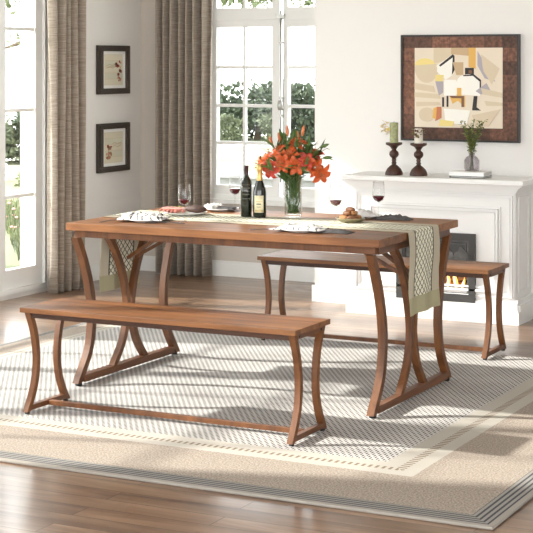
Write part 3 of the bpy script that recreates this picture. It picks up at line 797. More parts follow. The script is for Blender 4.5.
# ------------------------------------------------------------------ benches
BL, BW, BH = 1.298, .325, .45
def bench(label, x, y):
    t = thing('bench', label, 'bench', (x+BL/2, y+BW/2, 0), 0, 'benches at the dining table')
    hl, hw = BL/2, BW/2
    MB().bbox(-hl, hl, -hw, hw, BH-.021, BH, .0018).build('seat', 'walnut_x', t)
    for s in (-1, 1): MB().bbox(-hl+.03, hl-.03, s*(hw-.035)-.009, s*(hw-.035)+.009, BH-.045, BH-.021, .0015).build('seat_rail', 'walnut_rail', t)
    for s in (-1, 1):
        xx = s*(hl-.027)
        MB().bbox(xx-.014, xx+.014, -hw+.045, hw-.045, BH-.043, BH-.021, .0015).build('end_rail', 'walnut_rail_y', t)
        MB().tube([(xx+s*.0145, -.10, BH-.032), (xx+s*.017, -.10, BH-.032)], .005, 8).build('bolt', 'bolt', t)
        MB().tube([(xx+s*.0145, .10, BH-.032), (xx+s*.017, .10, BH-.032)], .005, 8).build('bolt', 'bolt', t)
        for sy in (-1, 1):
            c = smooth_curve([(sy*.134, BH-.0215), (sy*.103, .36), (sy*.084, .29), (sy*.077, .22), (sy*.084, .15), (sy*.108, .08), (sy*.148, .009)], 25)
            lg_ = MB().strip(c, .025, .025, x=xx).build('leg', 'walnut_leg', t)
            MB().lathe([(0, 0), (.011, 0), (.011, .0095), (0, .0095)], 12, 0, (xx, sy*.143, 0)).build('foot_pad', 'rubber', lg_)
        MB().bbox(xx-.012, xx+.012, -.132, .132, .012, .034, .0015).build('foot_bar', 'walnut_rail_y', t)
    MB().bbox(-hl+.044, hl-.044, -.011, .011, .013, .033, .0015).build('stretcher', 'walnut_leg', t)
    return t
bn = bench('walnut-brown bench with curved legs in front of the table, nearest the viewer', -3.981, 5.531)
dup(bn, (-3.900+BL/2, 7.569+BW/2, 0), label='walnut-brown bench with curved legs behind the table, beside the fireplace')

# ------------------------------------------------------------------ runner
ry0, ry1 = 6.412, 6.772; zr = TH+.0015
x0, x1 = TX, TX+TL; hang = .355
prof = []
def addp(x, z): prof.append((x, z))
for k in range(15): addp(x0-.008-.004*math.sin(k*.5), zr-.008-hang+hang*k/14*.985)
addp(x0-.005, zr-.003); addp(x0+.002, zr)
for k in range(1, 60): addp(x0+(x1-x0)*k/60, zr)
addp(x1-.002, zr); addp(x1+.005, zr-.003)
for k in range(15): addp(x1+.008+.004*math.sin(k*.5), zr-.008-hang*.015-hang*k/14*.985)
s = [0]
for a, c in zip(prof[:-1], prof[1:]): s.append(s[-1]+math.hypot(c[0]-a[0], c[1]-a[1]))
Lr = s[-1]; runner_mat(Lr, ry1-ry0)
nyr = 10; vs, fs, us = [], [], []
for side in (0, 1):
    for i, (x, z) in enumerate(prof):
        i0, i1 = max(0, i-1), min(len(prof)-1, i+1); tx, tz = prof[i1][0]-prof[i0][0], prof[i1][1]-prof[i0][1]; l_ = math.hypot(tx, tz); nx_, nz_ = -tz/l_, tx/l_
        for j in range(nyr+1):
            y = ry0+(ry1-ry0)*j/nyr
            hangf = max(0, (zr-z)/hang)
            wv = .006*hangf*math.sin(j*1.3+1)*(1 if x > -3 else -1)
            edge = .002*math.sin(i*1.9) if j in (0, nyr) else 0
            vs.append((x+nx_*.0015*side+wv, y+edge, z+nz_*.0015*side))
W_ = nyr+1; S_ = W_*len(prof)
for side in (0, 1):
    for i in range(len(prof)-1):
        for j in range(nyr):
            o = side*S_+i*W_+j; fs.append((o, o+1, o+W_+1, o+W_))
            v0, v1 = (ry1-ry0)*j/nyr, (ry1-ry0)*(j+1)/nyr
            us.append([(s[i], v0), (s[i], v1), (s[i+1], v1), (s[i+1], v0)])
for i in range(len(prof)-1):
    for j, vv in ((0, 0), (nyr, ry1-ry0)):
        o = i*W_+j; fs.append((o, o+W_, S_+o+W_, S_+o)); us.append([(s[i], vv), (s[i+1], vv), (s[i+1], vv), (s[i], vv)])
for j in range(nyr):
    for i in (0, len(prof)-1):
        o = i*W_+j; fs.append((o, o+1, S_+o+1, S_+o)); us.append([(s[i], 0)]*4)
rn = MB().add(vs, fs, 0, False, us)
# recalc keeps loop order only if faces are not flipped, so the UVs are written per vertex-consistent quads
o = rn.build('table_runner', 'runner_cloth'); tag(o, 'cream table runner with a dark lattice pattern hanging over both ends of the table', 'table runner')

# ------------------------------------------------------------------ tableware
TZ = TH; RZ = TH+.0035
def wine_glass(label, x, y, z, fill, h=.175):
    t = thing('wine_glass', label, 'wine glass', (x, y, z), 0, 'wine glasses on the table')
    k = h/.175
    out = [(.0, .0), (.027, 0), (.028, .0015), (.010, .004), (.0035, .010), (.003, .030), (.003, .068), (.006, .076), (.020, .086), (.028, .100), (.0305, .116), (.029, .140), (.0255, .175)]
    inn = [(.0245, .175), (.028, .140), (.0293, .116), (.0268, .101), (.019, .088), (.004, .079), (0, .078)]
    sc_ = lambda p: [(r, z_*k) for r, z_ in p]
    MB().lathe(sc_(out[:8]), 24).build('stem', 'crystal', t)
    MB().lathe(sc_(out[7:]+inn), 24).build('bowl', 'crystal', t)
    MB().lathe(sc_([(0, .0785), (.004, .0795), (.0186, .0885), (.0262, .1015), (.0283, fill), (.0, fill)]), 24).build('wine', 'wine', t)
wine_glass('glass of red wine at the table\'s left end, beside the printed napkin', -3.662, 6.375, TZ, .106)
wine_glass('glass of red wine standing just left of the dark wine bottle, on the far side', -3.725, 6.99, TZ, .108)
wine_glass('glass of red wine next to the bread plate, right of the lily vase', -3.000, 6.605, RZ, .106)
wine_glass('glass of red wine at the table\'s far right, in front of the fireplace panel', -2.926, 6.93, TZ, .108)

def bottle(label, x, y, prof, foil, marks, body='bottle_dark'):
    t = thing('wine_bottle', label, 'bottle', (x, y, RZ), 0, None)
    MB().lathe([(r*.93, z_) for r, z_ in prof], 28).build('glass_body', body, t)
    MB().lathe([(r*.95, z_) for r, z_ in foil[1]], 24).build('foil_cap', foil[0], t)
    return t
def arc_label(par, name, mats, R, z0, z1, a0, a1, mi_frames):
    mb = MB(); n = 14
    vs = []
    for k in range(n+1):
        a = a0+(a1-a0)*k/n; vs += [(R*math.cos(a), R*math.sin(a), z0), (R*math.cos(a), R*math.sin(a), z1), ((R-.0006)*math.cos(a), (R-.0006)*math.sin(a), z0), ((R-.0006)*math.cos(a), (R-.0006)*math.sin(a), z1)]
    fs = []
    for k in range(n):
        o = k*4; fs += [(o, o+4, o+5, o+1), (o+2, o+3, o+7, o+6), (o+1, o+5, o+7, o+3), (o, o+2, o+6, o+4)]
    mb.add(vs, fs, 0, True)
    for (aa, ab, za, zb, mi) in mi_frames:
        vs = []
        for k in range(5):
            a = aa+(ab-aa)*k/4
            vs += [((R+.0004)*math.cos(a), (R+.0004)*math.sin(a), za), ((R+.0004)*math.cos(a), (R+.0004)*math.sin(a), zb)]
        mb.add(vs, [(k*2, k*2+2, k*2+3, k*2+1) for k in range(4)], mi, True)
    mb.build(name, mats, par)
camdir = -1.1   # labels face the bench side
k_ = .93
b1 = bottle('dark wine bottle with faint pale lettering, left of the two bottles on the runner', -3.510, 6.70,
    [(0, .001), (.027, .001), (.029, .005), (.029, .158), (.027, .172), (.017, .187), (.0112, .198), (.0105, .225)],
    ('foil_dark', [(.0108, .198), (.0112, .206), (.0112, .234), (.0125, .236), (.0125, .243), (.0, .243)]), None)
rnd = random.Random(21); fr_ = []
for row, zc in enumerate((.155, .135, .122, .108, .088)):
    a = camdir-.75
    while a < camdir+.6:
        wd = rnd.uniform(.06, .16); fr_.append((a, a+wd, zc-.002, zc+.002 if row != 1 else zc+.007, 1)); a += wd+rnd.uniform(.06, .14)
arc_label(b1, 'label', ['bottle_dark', 'label_mark'], .0296*k_, .08, .165, camdir-.9, camdir+.9, fr_)
b2 = bottle('dark sparkling wine bottle with gold neck and cream label, right of the two bottles', -3.438, 6.70,
    [(0, .001), (.031, .001), (.0335, .006), (.0335, .116), (.031, .134), (.023, .158), (.0165, .176)],
    ('foil_gold', [(.0170, .172), (.0150, .184), (.0130, .196), (.0125, .218), (.0150, .224), (.0155, .232), (.0150, .237), (.0155, .247), (.012, .250), (0, .251)]), None)
ca = -1.25
arc_label(b2, 'label', ['label_cream', 'label_gold', 'label_mark'], .0341*k_, .025, .105, ca-.75, ca+.75,
    [(ca-.45, ca+.45, .075, .078, 1), (ca-.35, ca+.35, .062, .068, 2), (ca-.3, ca+.3, .050, .053, 2), (ca-.65, ca+.65, .030, .036, 1)])

# lily vase
LX, LY = -3.306, 6.79; 
v = thing('lily_vase', 'tall clear cylindrical glass vase of orange lilies on the runner', 'vase', (LX, LY, RZ))
MB().lathe([(0, .001), (.039, .001), (.041, .004), (.041, .195), (.0395, .195), (.0395, .012), (0, .012)], 32).build('vase_body', 'vase_glass', v)
MB().lathe([(0, .0125), (.0393, .0125), (.0393, .120), (0, .120)], 24).build('water', 'vase_glass', v)

def petal(mb, p, d, side, l, w, curl, mi):
    d = d.normalized(); side = side.normalized(); n = side.cross(d)
    vs = []
    for i in range(7):
        t = i/6; wd = math.sin(PI*min(1, .12+t*.86))**.8
        ang = curl*t*t
        c = p+d*l*t*math.cos(ang*.7)+n*l*t*t*math.sin(ang)*.55
        for q in (-1, -.5, 0, .5, 1): vs.append(c+side*w/2*wd*q-n*w*.16*wd*(q*q-.4))
    fs = [(i*5+j, i*5+j+1, i*5+j+6, i*5+j+5) for i in range(6) for j in range(4)]
    mb.add(vs, fs, mi, True)
def curve3(b0, tp, lift=.03, n=10):
    b0, tp = Vector(b0), Vector(tp); mid = Vector((b0.x*.6+tp.x*.4, b0.y*.6+tp.y*.4, b0.z*.3+tp.z*.7+lift))
    return [b0*(1-q)**2+mid*2*q*(1-q)+tp*q*q for q in [i/n for i in range(n+1)]]
def lily(head, face, size, mat, label, group='orange lilies in the glass vase'):
    t = thing('lily', label, 'flower', (LX, LY, RZ), 0, group)
    a = math.atan2(head[1], head[0]); base = (-math.cos(a)*random.uniform(.0, .028), -math.sin(a)*random.uniform(.0, .028), .018)
    if random.random() < .5: base = (base[0]*-.6, base[1]*-.6, base[2])
    pts = curve3(base, head)
    # keep the stem inside the vase until the rim
    for p in pts:
        if p.z < .215:
            r = math.hypot(p.x, p.y)
            if r > .036: p.x *= .036/r; p.y *= .036/r
    MB().tube(pts, .0026, 6).build('stem', 'stem_green', t)
    f = Vector(face).normalized(); s0 = f.cross(Vector((0, 0, 1)))
    s0 = s0.normalized() if s0.length > .05 else Vector((1, 0, 0)); u0 = f.cross(s0)
    hd = Vector(head)
    for k in range(6):
        aa = 2*PI*k/6+random.uniform(-.12, .12); rad = (s0*math.cos(aa)+u0*math.sin(aa))
        d = (f*.55+rad).normalized(); sd = f.cross(rad)
        pm = MB(); petal(pm, hd+rad*.004, d, sd, size*random.uniform(.9, 1.08), size*(.56 if k % 2 else .46), random.uniform(.7, 1.4), 0)
        pm.build('petal', mat, t)
    sm = MB()
    for k in range(6):
        aa = 2*PI*k/6; rad = (s0*math.cos(aa)+u0*math.sin(aa)); e = hd+f*size*.62+rad*size*.22
        sm.tube([hd, hd+f*size*.3+rad*size*.05, e], .0008, 4, 0); sm.tube([e-rad*.004, e+rad*.004], .0018, 5, 1)
    sm.build('stamens', ['bread_crumb', 'stamen'], t)
heads = [  # x, y, z offsets from the vase foot; face
 ((-.150, -.02, .262), (-.7, -.8, .1)), ((-.105, -.05, .285), (-.4, -1, .1)), ((-.075, -.075, .248), (-.2, -1, -.25)), ((-.115, .02, .315), (-.6, -.6, .6)),
 ((-.020, -.075, .285), (.1, -1, .1)), ((.012, -.05, .325), (-.1, -.8, .6)), ((-.050, -.04, .340), (-.3, -.8, .7)), ((.055, -.075, .275), (.5, -.9, 0)),
 ((.095, -.055, .300), (.5, -.9, .3)), ((.125, -.03, .262), (.8, -.7, -.1)), ((.148, -.02, .235), (.8, -.8, -.5)), ((.085, .03, .325), (.5, -.4, .8)),
 ((-.030, .03, .372), (-.1, -.5, .9)), ((.020, .0, .380), (.2, -.6, .8)), ((.0, .08, .31), (0, .9, .4)), ((-.08, .07, .29), (-.5, .8, .3)), ((.07, .085, .28), (.5, .8, .3))]
for i, (h, f) in enumerate(heads):
    h = (h[0]*1.02, h[1], .215+(h[2]-.235)*.88)
    red = i in (3, 8, 11, 2, 14)
    lily(h, f, random.uniform(.052, .062), 'lily_red' if red else 'lily_orange', 'open %s lily among the blooms in the tall glass vase' % ('deep red' if red else 'orange'),
         'deep red lilies in the glass vase' if red else 'orange lilies in the glass vase')
def budm(tip, d, label):
    t = thing('lily_bud', label, 'flower bud', (LX, LY, RZ), 0, 'closed lily buds in the glass vase')
    pts = curve3((-tip[0]*.15, -tip[1]*.15, .02), tip)
    for p in pts:
        if p.z < .215:
            r = math.hypot(p.x, p.y)
            if r > .036: p.x *= .036/r; p.y *= .036/r
    MB().tube(pts, .0022, 6).build('stem', 'stem_green', t)
    p = Vector(tip); d = Vector(d).normalized()
    MB().tube([p+d*.052*q for q in (0, .15, .35, .6, .85, 1)], [.003, .0065, .0082, .0076, .005, .001], 10).build('bud', 'lily_bud', t)
for tp, d in (((-.105, -.01, .372), (-.25, -.1, 1)), ((-.018, -.02, .425), (-.1, 0, 1)), ((.052, -.01, .425), (.2, 0, 1)), ((.012, .02, .395), (.05, 0, 1)), ((-.125, .03, .31), (-.8, 0, .5)), ((-.07, .01, .39), (-.3, 0, 1))):
    budm((tp[0], tp[1], tp[2]-.040), d, 'closed orange-green lily bud rising above the open lilies')
# leafy stems
for k in range(22):
    a = 2*PI*k/22+.2; R_ = random.uniform(.07, .16); z = random.uniform(.22, .33) if k % 3 else random.uniform(.32, .365)
    if z > .32: R_ *= .7
    t = thing('lily_foliage', 'stem of long dark green leaves among the lilies in the glass vase', 'foliage', (LX, LY, RZ), 0, 'leafy stems among the lilies')
    tp = Vector((R_*math.cos(a), R_*math.sin(a)*.8, z)); pts = curve3((-tp.x*.2, -tp.y*.2, .02), tp)
    for p in pts:
        if p.z < .215:
            r = math.hypot(p.x, p.y)
            if r > .034: p.x *= .034/r; p.y *= .034/r
    MB().tube(pts, .002, 5).build('stem', 'stem_green', t)
    lf = MB()
    for j in range(12):
        i = 5+min(5, j//2); p = pts[min(i, 10)]
        leaf_quad(lf, p, (tp.normalized()*.8+rdir(-.2, 1)).normalized(), random.uniform(.050, .080), random.uniform(.014, .020), 0, random.uniform(0, .5))
    if k % 5 == 0:
        for j in range(3):   # leaves under water
            p = Vector((random.uniform(-.02, .02), random.uniform(-.02, .02), random.uniform(.05, .13)))
            leaf_quad(lf, p, (random.uniform(-.2, .2), random.uniform(-.2, .2), 1), .05, .012, 0, .1)
    lf.build('leaves', 'leaf_green', t)
for sx_, z, dz in ((.150, .335, .35), (.165, .285, .1)):
    t = thing('lily_bud', 'long green bud reaching out to the right of the lilies', 'flower bud', (LX, LY, RZ), 0, 'green buds at the bouquet\'s right')
    tp = Vector((sx_, -.02, z)); pts = curve3((-.02, 0, .02), tp)
    for p in pts:
        if p.z < .215 and p.x > .034: p.x = .034
    MB().tube(pts, .002, 5).build('stem', 'stem_green', t)
    d = Vector((1, 0, dz)).normalized(); MB().tube([tp+d*.05*q for q in (0, .2, .5, .8, 1)], [.003, .007, .0085, .006, .001], 9).build('bud', 'leaf_green', t)
    lf = MB(); leaf_quad(lf, tp, (1, -.2, .1), .06, .012, 0, .3); leaf_quad(lf, pts[7], (.8, -.5, .4), .07, .013, 0, .4); lf.build('leaves', 'leaf_green', t)

# place settings
def plate(label, x, y, z, r=.088, mat='plate_china', cat='plate'):
    o = MB().lathe([(0, 0), (r*.62, 0), (r*.66, .003), (r*.98, .011), (r, .013), (r*.97, .0145), (r*.66, .0065), (0, .005)], 36).build('plate', mat, None, (x, y, z))
    return tag(o, label, cat)
def napkin(label, x, y, z, w, d, h, rz, seed, mat='napkin_print', thick=.002):
    mb = MB(); n, m_ = 26, 18; vs = []
    for side in (1, 0):
        for i in range(n+1):
            for j in range(m_+1):
                u, v_ = i/n-.5, j/m_-.5
                e = min(1, (.5-abs(u))*5)*min(1, (.5-abs(v_))*5)
                rip = abs(math.sin(u*17+noise.noise(Vector((u*3, v_*3, seed)))*4+seed))*.55+.45*abs(noise.noise(Vector((u*5, v_*5, seed+3))))*2
                zz = h*(.25+rip*.75)*(e*.85+.05)+.001
                wx_ = w*(u+.06*noise.noise(Vector((v_*3, seed, 1)))); wy = d*(v_+.08*noise.noise(Vector((u*3, seed, 5))))
                vs.append((wx_, wy, zz+side*thick))
    W2 = m_+1; S2 = (n+1)*W2; fs = []
    for sd in (0, 1):
        for i in range(n):
            for j in range(m_):
                o = sd*S2+i*W2+j; fs.append((o, o+1, o+W2+1, o+W2))
    for i in range(n):
        for j in (0, m_): o = i*W2+j; fs.append((o, o+W2, S2+o+W2, S2+o))
    for j in range(m_):
        for i in (0, n): o = i*W2+j; fs.append((o, o+1, S2+o+1, S2+o))
    o = mb.add(vs, fs, 0, True).build('napkin', mat, None, (x, y, z)); o.rotation_euler = (0, 0, rz)
    return tag(o, label, 'napkin')
def fork(label, x, y, z, rz, knife=False):
    mb = MB(); n = 10; vs, fs = [], []
    for i in range(n+1):
        t = i/n; x_ = -.075+.15*t; wd = (.0055 if t < .1 else .0035) if t < .62 else (.009 if not knife else .0075)
        if t > .9 and knife: wd = .003
        zz = .002+.004*math.sin(PI*t)
        vs += [(x_, -wd, zz), (x_, wd, zz), (x_, wd, zz+.0016), (x_, -wd, zz+.0016)]
    for i in range(n if knife else n-3):
        for k in range(4): fs.append((i*4+k, i*4+(k+1) % 4, (i+1)*4+(k+1) % 4, (i+1)*4+k))
    mb.add(vs, fs)
    if not knife:
        for q in (-.0072, -.0024, .0024, .0072): mb.box(.028, .075, q-.0011, q+.0011, .003, .0046)
    mb.v = [(a*1.25, b*1.5, c*1.3) for a, b, c in mb.v]
    o = mb.build('knife' if knife else 'fork', 'cutlery', None, (x, y, z)); o.rotation_euler = (0, 0, rz)
    return tag(o, label, 'cutlery')
plate('white china plate at the table\'s front left, mostly under a printed napkin', -3.835, 6.315, TZ)
napkin('white napkin with black print crumpled on the front left plate', -3.855, 6.330, TZ+.009, .22, .17, .036, .25, 2)
fork('dark fork on the bare table left of the front left plate', -3.955, 6.255, TZ, 1.2)
fork('dark knife on the bare table right of the front left plate, before the wine glass', -3.700, 6.265, TZ, .25, True)
plate('white china plate at the table\'s front right, below the lily vase', -3.005, 6.250, TZ)
napkin('white napkin with black print spread on the front right plate', -3.010, 6.260, TZ+.009, .23, .15, .024, .1, 5)
napkin('dark grey striped napkin lying right of the front right plate', -2.855, 6.275, TZ, .16, .09, .014, .05, 8, 'linen_stripe')
fork('dark fork on the bare table left of the front right plate', -3.130, 6.215, TZ, .35)
plate('white china plate at the table\'s back left, near the curtain and glass', -3.775, 6.945, TZ, .086)
napkin('dark napkin folded on the back left plate', -3.745, 6.935, TZ+.009, .11, .10, .018, .2, 11, 'linen_stripe')
napkin('white linen napkin crumpled on the back left plate\'s left side', -3.825, 6.955, TZ+.009, .10, .09, .028, 1.1, 14, 'linen_white')
plate('white china plate at the table\'s back right, near the mantel side', -3.005, 6.945, TZ, .086)
napkin('white linen napkin crumpled on the back right plate', -3.02, 6.945, TZ+.009, .13, .10, .034, .4, 17, 'linen_white')
napkin('dark grey napkin with folds lying right of the back right plate', -2.845, 6.925, TZ, .17, .09, .022, .1, 20, 'linen_stripe')
# ham and rye board
plate('white serving plate with dark bread and ham at the table\'s left, on the runner', -3.82, 6.66, RZ, .105)
def loaf(label, x, y, z, l, w, h, rz, mat, name, cat):
    mb = MB(); pts = []; R = []
    n = 9; seg = 14; vs, fs = [], []
    for i in range(n+1):
        t = i/n; e = math.sin(PI*(t*.92+.04))**.4
        for k in range(seg):
            a = 2*PI*k/seg; q = 1+.10*noise.noise(Vector((t*4, math.cos(a), math.sin(a)+rz)))
            vs.append(((t-.5)*l, w/2*e*math.cos(a)*q, h/2+h/2*e*math.sin(a)*q))
    for i in range(n):
        for k in range(seg): fs.append((i*seg+k, i*seg+(k+1) % seg, (i+1)*seg+(k+1) % seg, (i+1)*seg+k))
    fs += [tuple(range(seg)), tuple(n*seg+k for k in range(seg))]
    o = mb.add(vs, fs, 0, True).build(name, mat, None, (x, y, z)); o.rotation_euler = (0, 0, rz); return tag(o, label, cat)
loaf('dark rye loaf on the left serving plate, behind the wine glass', -3.77, 6.675, RZ+.009, .11, .055, .038, -.1, 'rye_bread', 'rye_loaf', 'bread')
hm = MB()
for k in range(5):
    cx = -.045+.022*k; pts = []
    vs = []
    for i in range(9):
        t = i/8*PI
        for q in (0, 1): vs.append((cx+.02*math.cos(t)+.004*math.sin(3*t), -.028+.055*q+.004*math.sin(t*4), .004+.020*math.sin(t)+.004*q))
    hm.add(vs, [(i*2, i*2+2, i*2+3, i*2+1) for i in range(8)], 0, True)
o = hm.build('ham_slices', 'ham', None, (-3.885, 6.655, RZ+.006)); sol = o.modifiers.new('th', 'SOLIDIFY'); sol.thickness = .002
tag(o, 'folded pink ham slices on the left serving plate, left of the dark loaf', 'ham')
gs = MB()
for k in range(26): leaf_quad(gs, (random.uniform(-.04, .03), random.uniform(-.02, .02), .002+random.uniform(0, .012)), rdir(0, .6), .026, .014, 0, .4)
o = gs.build('salad_greens', 'leaf_olive', None, (-3.885, 6.728, RZ+.012)); tag(o, 'small heap of salad greens at the back edge of the left serving plate', 'greens')
# bread dish
bx_, by_ = -2.965, 6.69
o = MB().lathe([(0, 0), (.045, 0), (.048, .003), (.064, .014), (.068, .020), (.066, .021), (.060, .016), (.045, .006), (0, .005)], 32).build('bread_dish', 'plate_olive', None, (bx_, by_, RZ))
tag(o, 'shallow olive dish piled with bread at the table\'s right, on the runner', 'dish')
for k in range(9):
    a = k*2*PI/5+.4; rr = .036 if k < 5 else (.018 if k < 8 else 0); a = a if k < 5 else k*2.1
    loaf('small crusty bread piece piled in the olive dish', bx_+rr*math.cos(a), by_+rr*math.sin(a), RZ+(.010 if k < 5 else .030 if k < 8 else .046), .052, .032, .024, a+PI/2+random.uniform(-.4, .4), 'bread_crust' if k % 3 else 'bread_crumb', 'bread_piece', 'bread')['group'] = 'bread pieces in the olive dish'

# ------------------------------------------------------------------ outdoors
GZ = -.5
struct('lawn', MB().add([(x, y, z) for z in (GZ-.2, GZ) for x, y in ((-40, -20), (-6.25, -20), (-6.25, 10.1), (8, 10.1), (8, 40), (-12.5, 39), (-21.5, 37.6), (-18.3, 28.6), (-17.6, 26.9), (-21, 25.6))], [tuple(range(10)), tuple(range(10, 20))]+[(i, (i+1)%10, (i+1)%10+10, i+10) for i in range(10)]), 'lawn')
struct('terrace_wall', MB().box(-8.2, -3, 13.2, 13.45, GZ, .40).box(-8.25, -2.9, 13.15, 13.5, .40, .44), 'terrace_stone')
def crown(label, x, y, w, h, nl, ls, mat, z0=0.0, name='garden_tree', cat='tree', group=None, flat=.75, seed=0):
    rnd = random.Random(seed); t = thing(name, label, cat, (x, y, GZ), 0, group)
    tr = MB().tube([(0, 0, 0), (.03*w, 0, h*.3), (0, .02*w, h*.62)], [.05*w, .035*w, .012*w], 7)
    tr.build('trunk', 'bark', t)
    lf = MB()
    lobes = [(rnd.uniform(-.32, .32)*w, rnd.uniform(-.3, .3)*w, z0+h*rnd.uniform(.1, .78), rnd.uniform(.22, .36)*w) for _ in range(12)]+[(0, 0, h*.5, .4*w)]
    for k in range(nl):
        lx, ly, lz, lr = rnd.choice(lobes)
        a = rnd.uniform(0, 2*PI); zc = rnd.uniform(-1, 1); r = math.sqrt(1-zc*zc); q = rnd.uniform(.72, 1.05)
        p = Vector((lx+lr*r*math.cos(a)*q, ly+lr*r*math.sin(a)*q, max(.03, min(h, lz+lr*zc*flat*q))))
        d = Vector((math.cos(a)*r+rnd.uniform(-.6, .6), math.sin(a)*r+rnd.uniform(-.6, .6), zc+rnd.uniform(-.6, .6))).normalized()
        s_ = d.cross(Vector((rnd.uniform(-1, 1), rnd.uniform(-1, 1), rnd.uniform(-1, 1)))).normalized(); n_ = s_.cross(d)
        l_ = ls*rnd.uniform(.7, 1.3)
        lf.add([p, p+d*l_*.5+s_*l_*.32, p+d*l_-n_*l_*.15, p+d*l_*.5-s_*l_*.32], [(0, 1, 2, 3)], 0)
    lf.build('foliage', mat, t); return t
places = ['behind the back window\'s leftmost panes', 'behind the back window\'s second pane column', 'behind the rod of the back window', 'behind the back window\'s rightmost panes']
for i, (x, y, w, h) in enumerate(((-19.8, 35.5, 2.0, 1.35), (-18.55, 36.0, 1.9, 1.62), (-17.3, 36.3, 1.8, 1.38), (-16.2, 36.9, 2.0, 1.58))):
    crown('dark green round garden tree beyond the lawn, seen '+places[i], x, y, w, h, 2600, .15, 'tree_leaf', 0, group='round trees beyond the lawn', seed=i+1)
crown('dark green round garden tree beyond the lawn, far right behind the lilies', -14.9, 37.2, 2.0, 1.45, 1500, .15, 'tree_leaf', 0, group='round trees beyond the lawn', seed=9)
for i, (x, y, lb) in enumerate(((-18.0, 33.6, 'left'), (-17.05, 34.0, 'right'))):
    crown('small pale green shrub in front of the dark round trees, the %s one' % lb, x, y, .62, .72, 1100, .09, 'tree_leaf_light', 0, 'garden_shrub', 'shrub', 'pale shrubs before the trees', seed=20+i)
def fence(label, p0, p1, h, posts, rails):
    t = thing('rail_fence', label, 'fence', (p0[0], p0[1], GZ)); p0 = Vector(p0); p1 = Vector(p1)-p0
    for k in range(posts):
        q = p1*(k/(posts-1)); MB().box(q.x-.04, q.x+.04, q.y-.04, q.y+.04, 0, h+.05).build('fence_post', 'fence_white', t)
    for z in rails:
        MB().tube([(0, 0, z), (p1.x, p1.y, z)], .032, 4, 0, False).build('fence_rail', 'fence_white', t)
fence('white post-and-rail fence across the lawn behind the back window', (-16.6, 27.6), (-12.0, 30.0), .30, 9, (.12, .28))
fence('white post-and-rail fence across the lawn behind the left window', (-17.6, 21.1), (-14.2, 22.2), .24, 7, (.10, .22))
crown('grey-green tree behind the left window, left of the darker one', -18.85, 25.3, 1.25, 1.12, 2200, .12, 'tree_leaf_light', 0, seed=31)
crown('dark green tree behind the left window, right of the paler one', -18.1, 25.9, 1.0, 1.22, 2200, .12, 'tree_leaf', 0, seed=32)
crown('yellow-green mounded shrub on the lawn behind the left window', -14.75, 21.0, .75, .24, 900, .06, 'shrub_yellow', 0, 'garden_shrub', 'shrub', None, seed=33)
# flower bed
fb = MB(); rnd = random.Random(77)
for k in range(3200):
    t = rnd.random(); y = 12.6+4.6*t; x = -8.3-3.9*t+rnd.uniform(-.75, .6)*(1-.3*t)
    hgt = rnd.uniform(.08, .28); p = Vector((x, y, GZ)); lean = Vector((rnd.uniform(-.08, .08), rnd.uniform(-.08, .08), hgt)); s_ = Vector((rnd.uniform(-1, 1), rnd.uniform(-1, 1), 0)).normalized()*.008
    fb.add([p-s_, p+s_, p+lean+s_*.3, p+lean-s_*.3], [(0, 1, 2, 3)], 0 if k % 3 else 1)
    if k % 37 == 0: cluster_rock(fb, p+lean, .02, 2, 6)
o = fb.build('flower_bed', ['shrub_yellow', 'tree_leaf', 'pink_flower']); tag(o, 'grassy flower bed with a few pink blooms outside the left window', 'flower bed', kind='stuff')
struct('garden_path', MB().add([(-10.6, 13.2, GZ+.004), (-9.0, 12.2, GZ+.004), (-12.6, 16.2, GZ+.004), (-13.6, 16.9, GZ+.004)], [(0, 1, 2, 3)]).box(-6.9, -6.25, 2, 12, GZ, GZ+.3), 'garden_path')
# overhanging boughs: limbs of trees that stand out of the window's view
def bough(label, foot, limb, twigs, nleaf, ls, seed, spread=.22):
    rnd = random.Random(seed); t = thing('shade_tree', label, 'tree', (foot[0], foot[1], GZ)); F = Vector((foot[0], foot[1], GZ))
    pts = [Vector(p)-F for p in limb]
    MB().tube([(0, 0, 0), (.05, .05, 1.6), pts[0]], [.14, .10, .05], 8).build('trunk', 'bark', t)
    MB().tube(pts, [.05-.04*i/(len(pts)-1) for i in range(len(pts))], 7).build('bough', 'bark', t)
    lf = MB()
    for k in range(nleaf):
        i = rnd.randrange(1, len(pts)); c = pts[i-1].lerp(pts[i], rnd.random())
        p = c+Vector((rnd.gauss(0, spread), rnd.gauss(0, spread), rnd.gauss(.0, spread*.6)))
        d = Vector((rnd.uniform(-1, 1), rnd.uniform(-1, 1), rnd.uniform(-1, .4))).normalized(); s_ = d.cross(Vector((rnd.uniform(-1, 1), rnd.uniform(-1, 1), 1))).normalized(); l_ = ls*rnd.uniform(.6, 1.3)
        lf.add([p, p+d*l_*.5+s_*l_*.3, p+d*l_, p+d*l_*.5-s_*l_*.3], [(0, 1, 2, 3)], 0)
    lf.build('foliage', 'branch_leaf', t)
bough('leafy tree bough reaching across the top of the left window', (-10.6, 12.2), [(-9.9, 12.0, 2.5), (-9.2, 12.0, 2.35), (-8.9, 12.05, 2.2), (-8.5, 12.0, 2.15), (-8.4, 11.9, 2.0)], 0, 520, .07, 4, .13)
bough('bent bare-tipped bough hanging lower outside the left window', (-9.0, 12.95), [(-8.7, 12.6, 2.1), (-8.4, 12.25, 1.78), (-8.5, 12.02, 1.75), (-8.52, 11.86, 1.66), (-8.55, 11.6, 1.60)], 0, 130, .06, 6, .10)
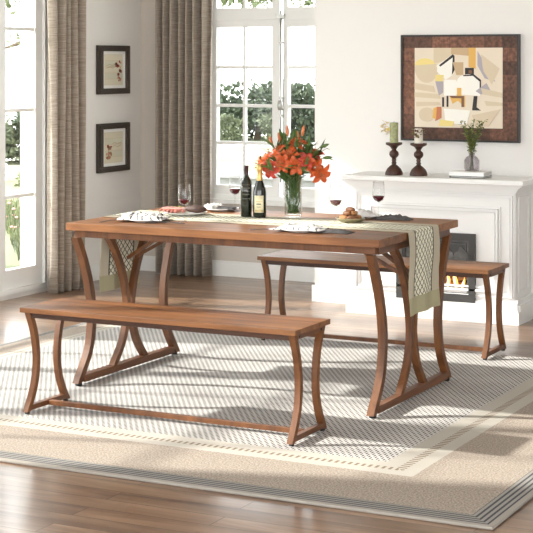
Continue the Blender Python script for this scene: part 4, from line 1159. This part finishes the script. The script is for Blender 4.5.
bough('leafy tree bough hanging into the back window\'s top panes', (-9.4, 14.6), [(-8.6, 14.2, 2.35), (-7.9, 14.0, 2.16), (-7.3, 14.0, 2.12), (-6.8, 14.0, 2.13), (-6.3, 14.0, 2.10)], 0, 700, .07, 8, .10)

# ------------------------------------------------------------------ light
world = bpy.data.worlds.new('World'); SC.world = world; world.use_nodes = True
wn = world.node_tree; bg = wn.nodes['Background']
tcw = wn.nodes.new('ShaderNodeTexCoord'); sp = wn.nodes.new('ShaderNodeSeparateXYZ'); wn.links.new(tcw.outputs['Generated'], sp.inputs[0])
rw = ramp(wn, [(.0, (.9, .9, .88)), (.45, (1.0, 1.0, 1.0)), (1, (.90, .95, 1.0))])
mr = wn.nodes.new('ShaderNodeMapRange'); mr.inputs['From Min'].default_value = -1; wn.links.new(sp.outputs['Z'], mr.inputs[0]); wn.links.new(mr.outputs[0], rw.inputs['Fac'])
wn.links.new(rw.outputs['Color'], bg.inputs['Color']); bg.inputs['Strength'].default_value = 2.6
sun = bpy.data.lights.new('sun', 'SUN'); sun.energy = 4.6; sun.angle = math.radians(1.6); sun.color = (1, .96, .90)
so = bpy.data.objects.new('sun', sun); C.objects.link(so)
az, el = math.radians(17), math.radians(29)
dirv = Vector((math.cos(az)*math.cos(el), math.sin(az)*math.cos(el), -math.sin(el)))
so.rotation_euler = dirv.to_track_quat('-Z', 'Y').to_euler(); so.location = (-9, 4, 5)

# ------------------------------------------------------------------ camera
cam = bpy.data.cameras.new('camera'); co = bpy.data.objects.new('camera', cam); C.objects.link(co)
cam.sensor_fit = 'HORIZONTAL'; cam.sensor_width = 36; cam.lens = 1590.94/533*36
cam.shift_x = 0; cam.shift_y = -(266.5-61.486)/533
cam.clip_start = .1; cam.clip_end = 400
co.location = (0, 0, 1.4912); co.rotation_euler = (PI/2, 0, math.radians(26.919))
SC.camera = co
SC.view_settings.view_transform = 'Standard'; SC.view_settings.look = 'None'; SC.view_settings.gamma = 1
SC.view_settings.use_curve_mapping = False
SC.view_settings.exposure = 1.22
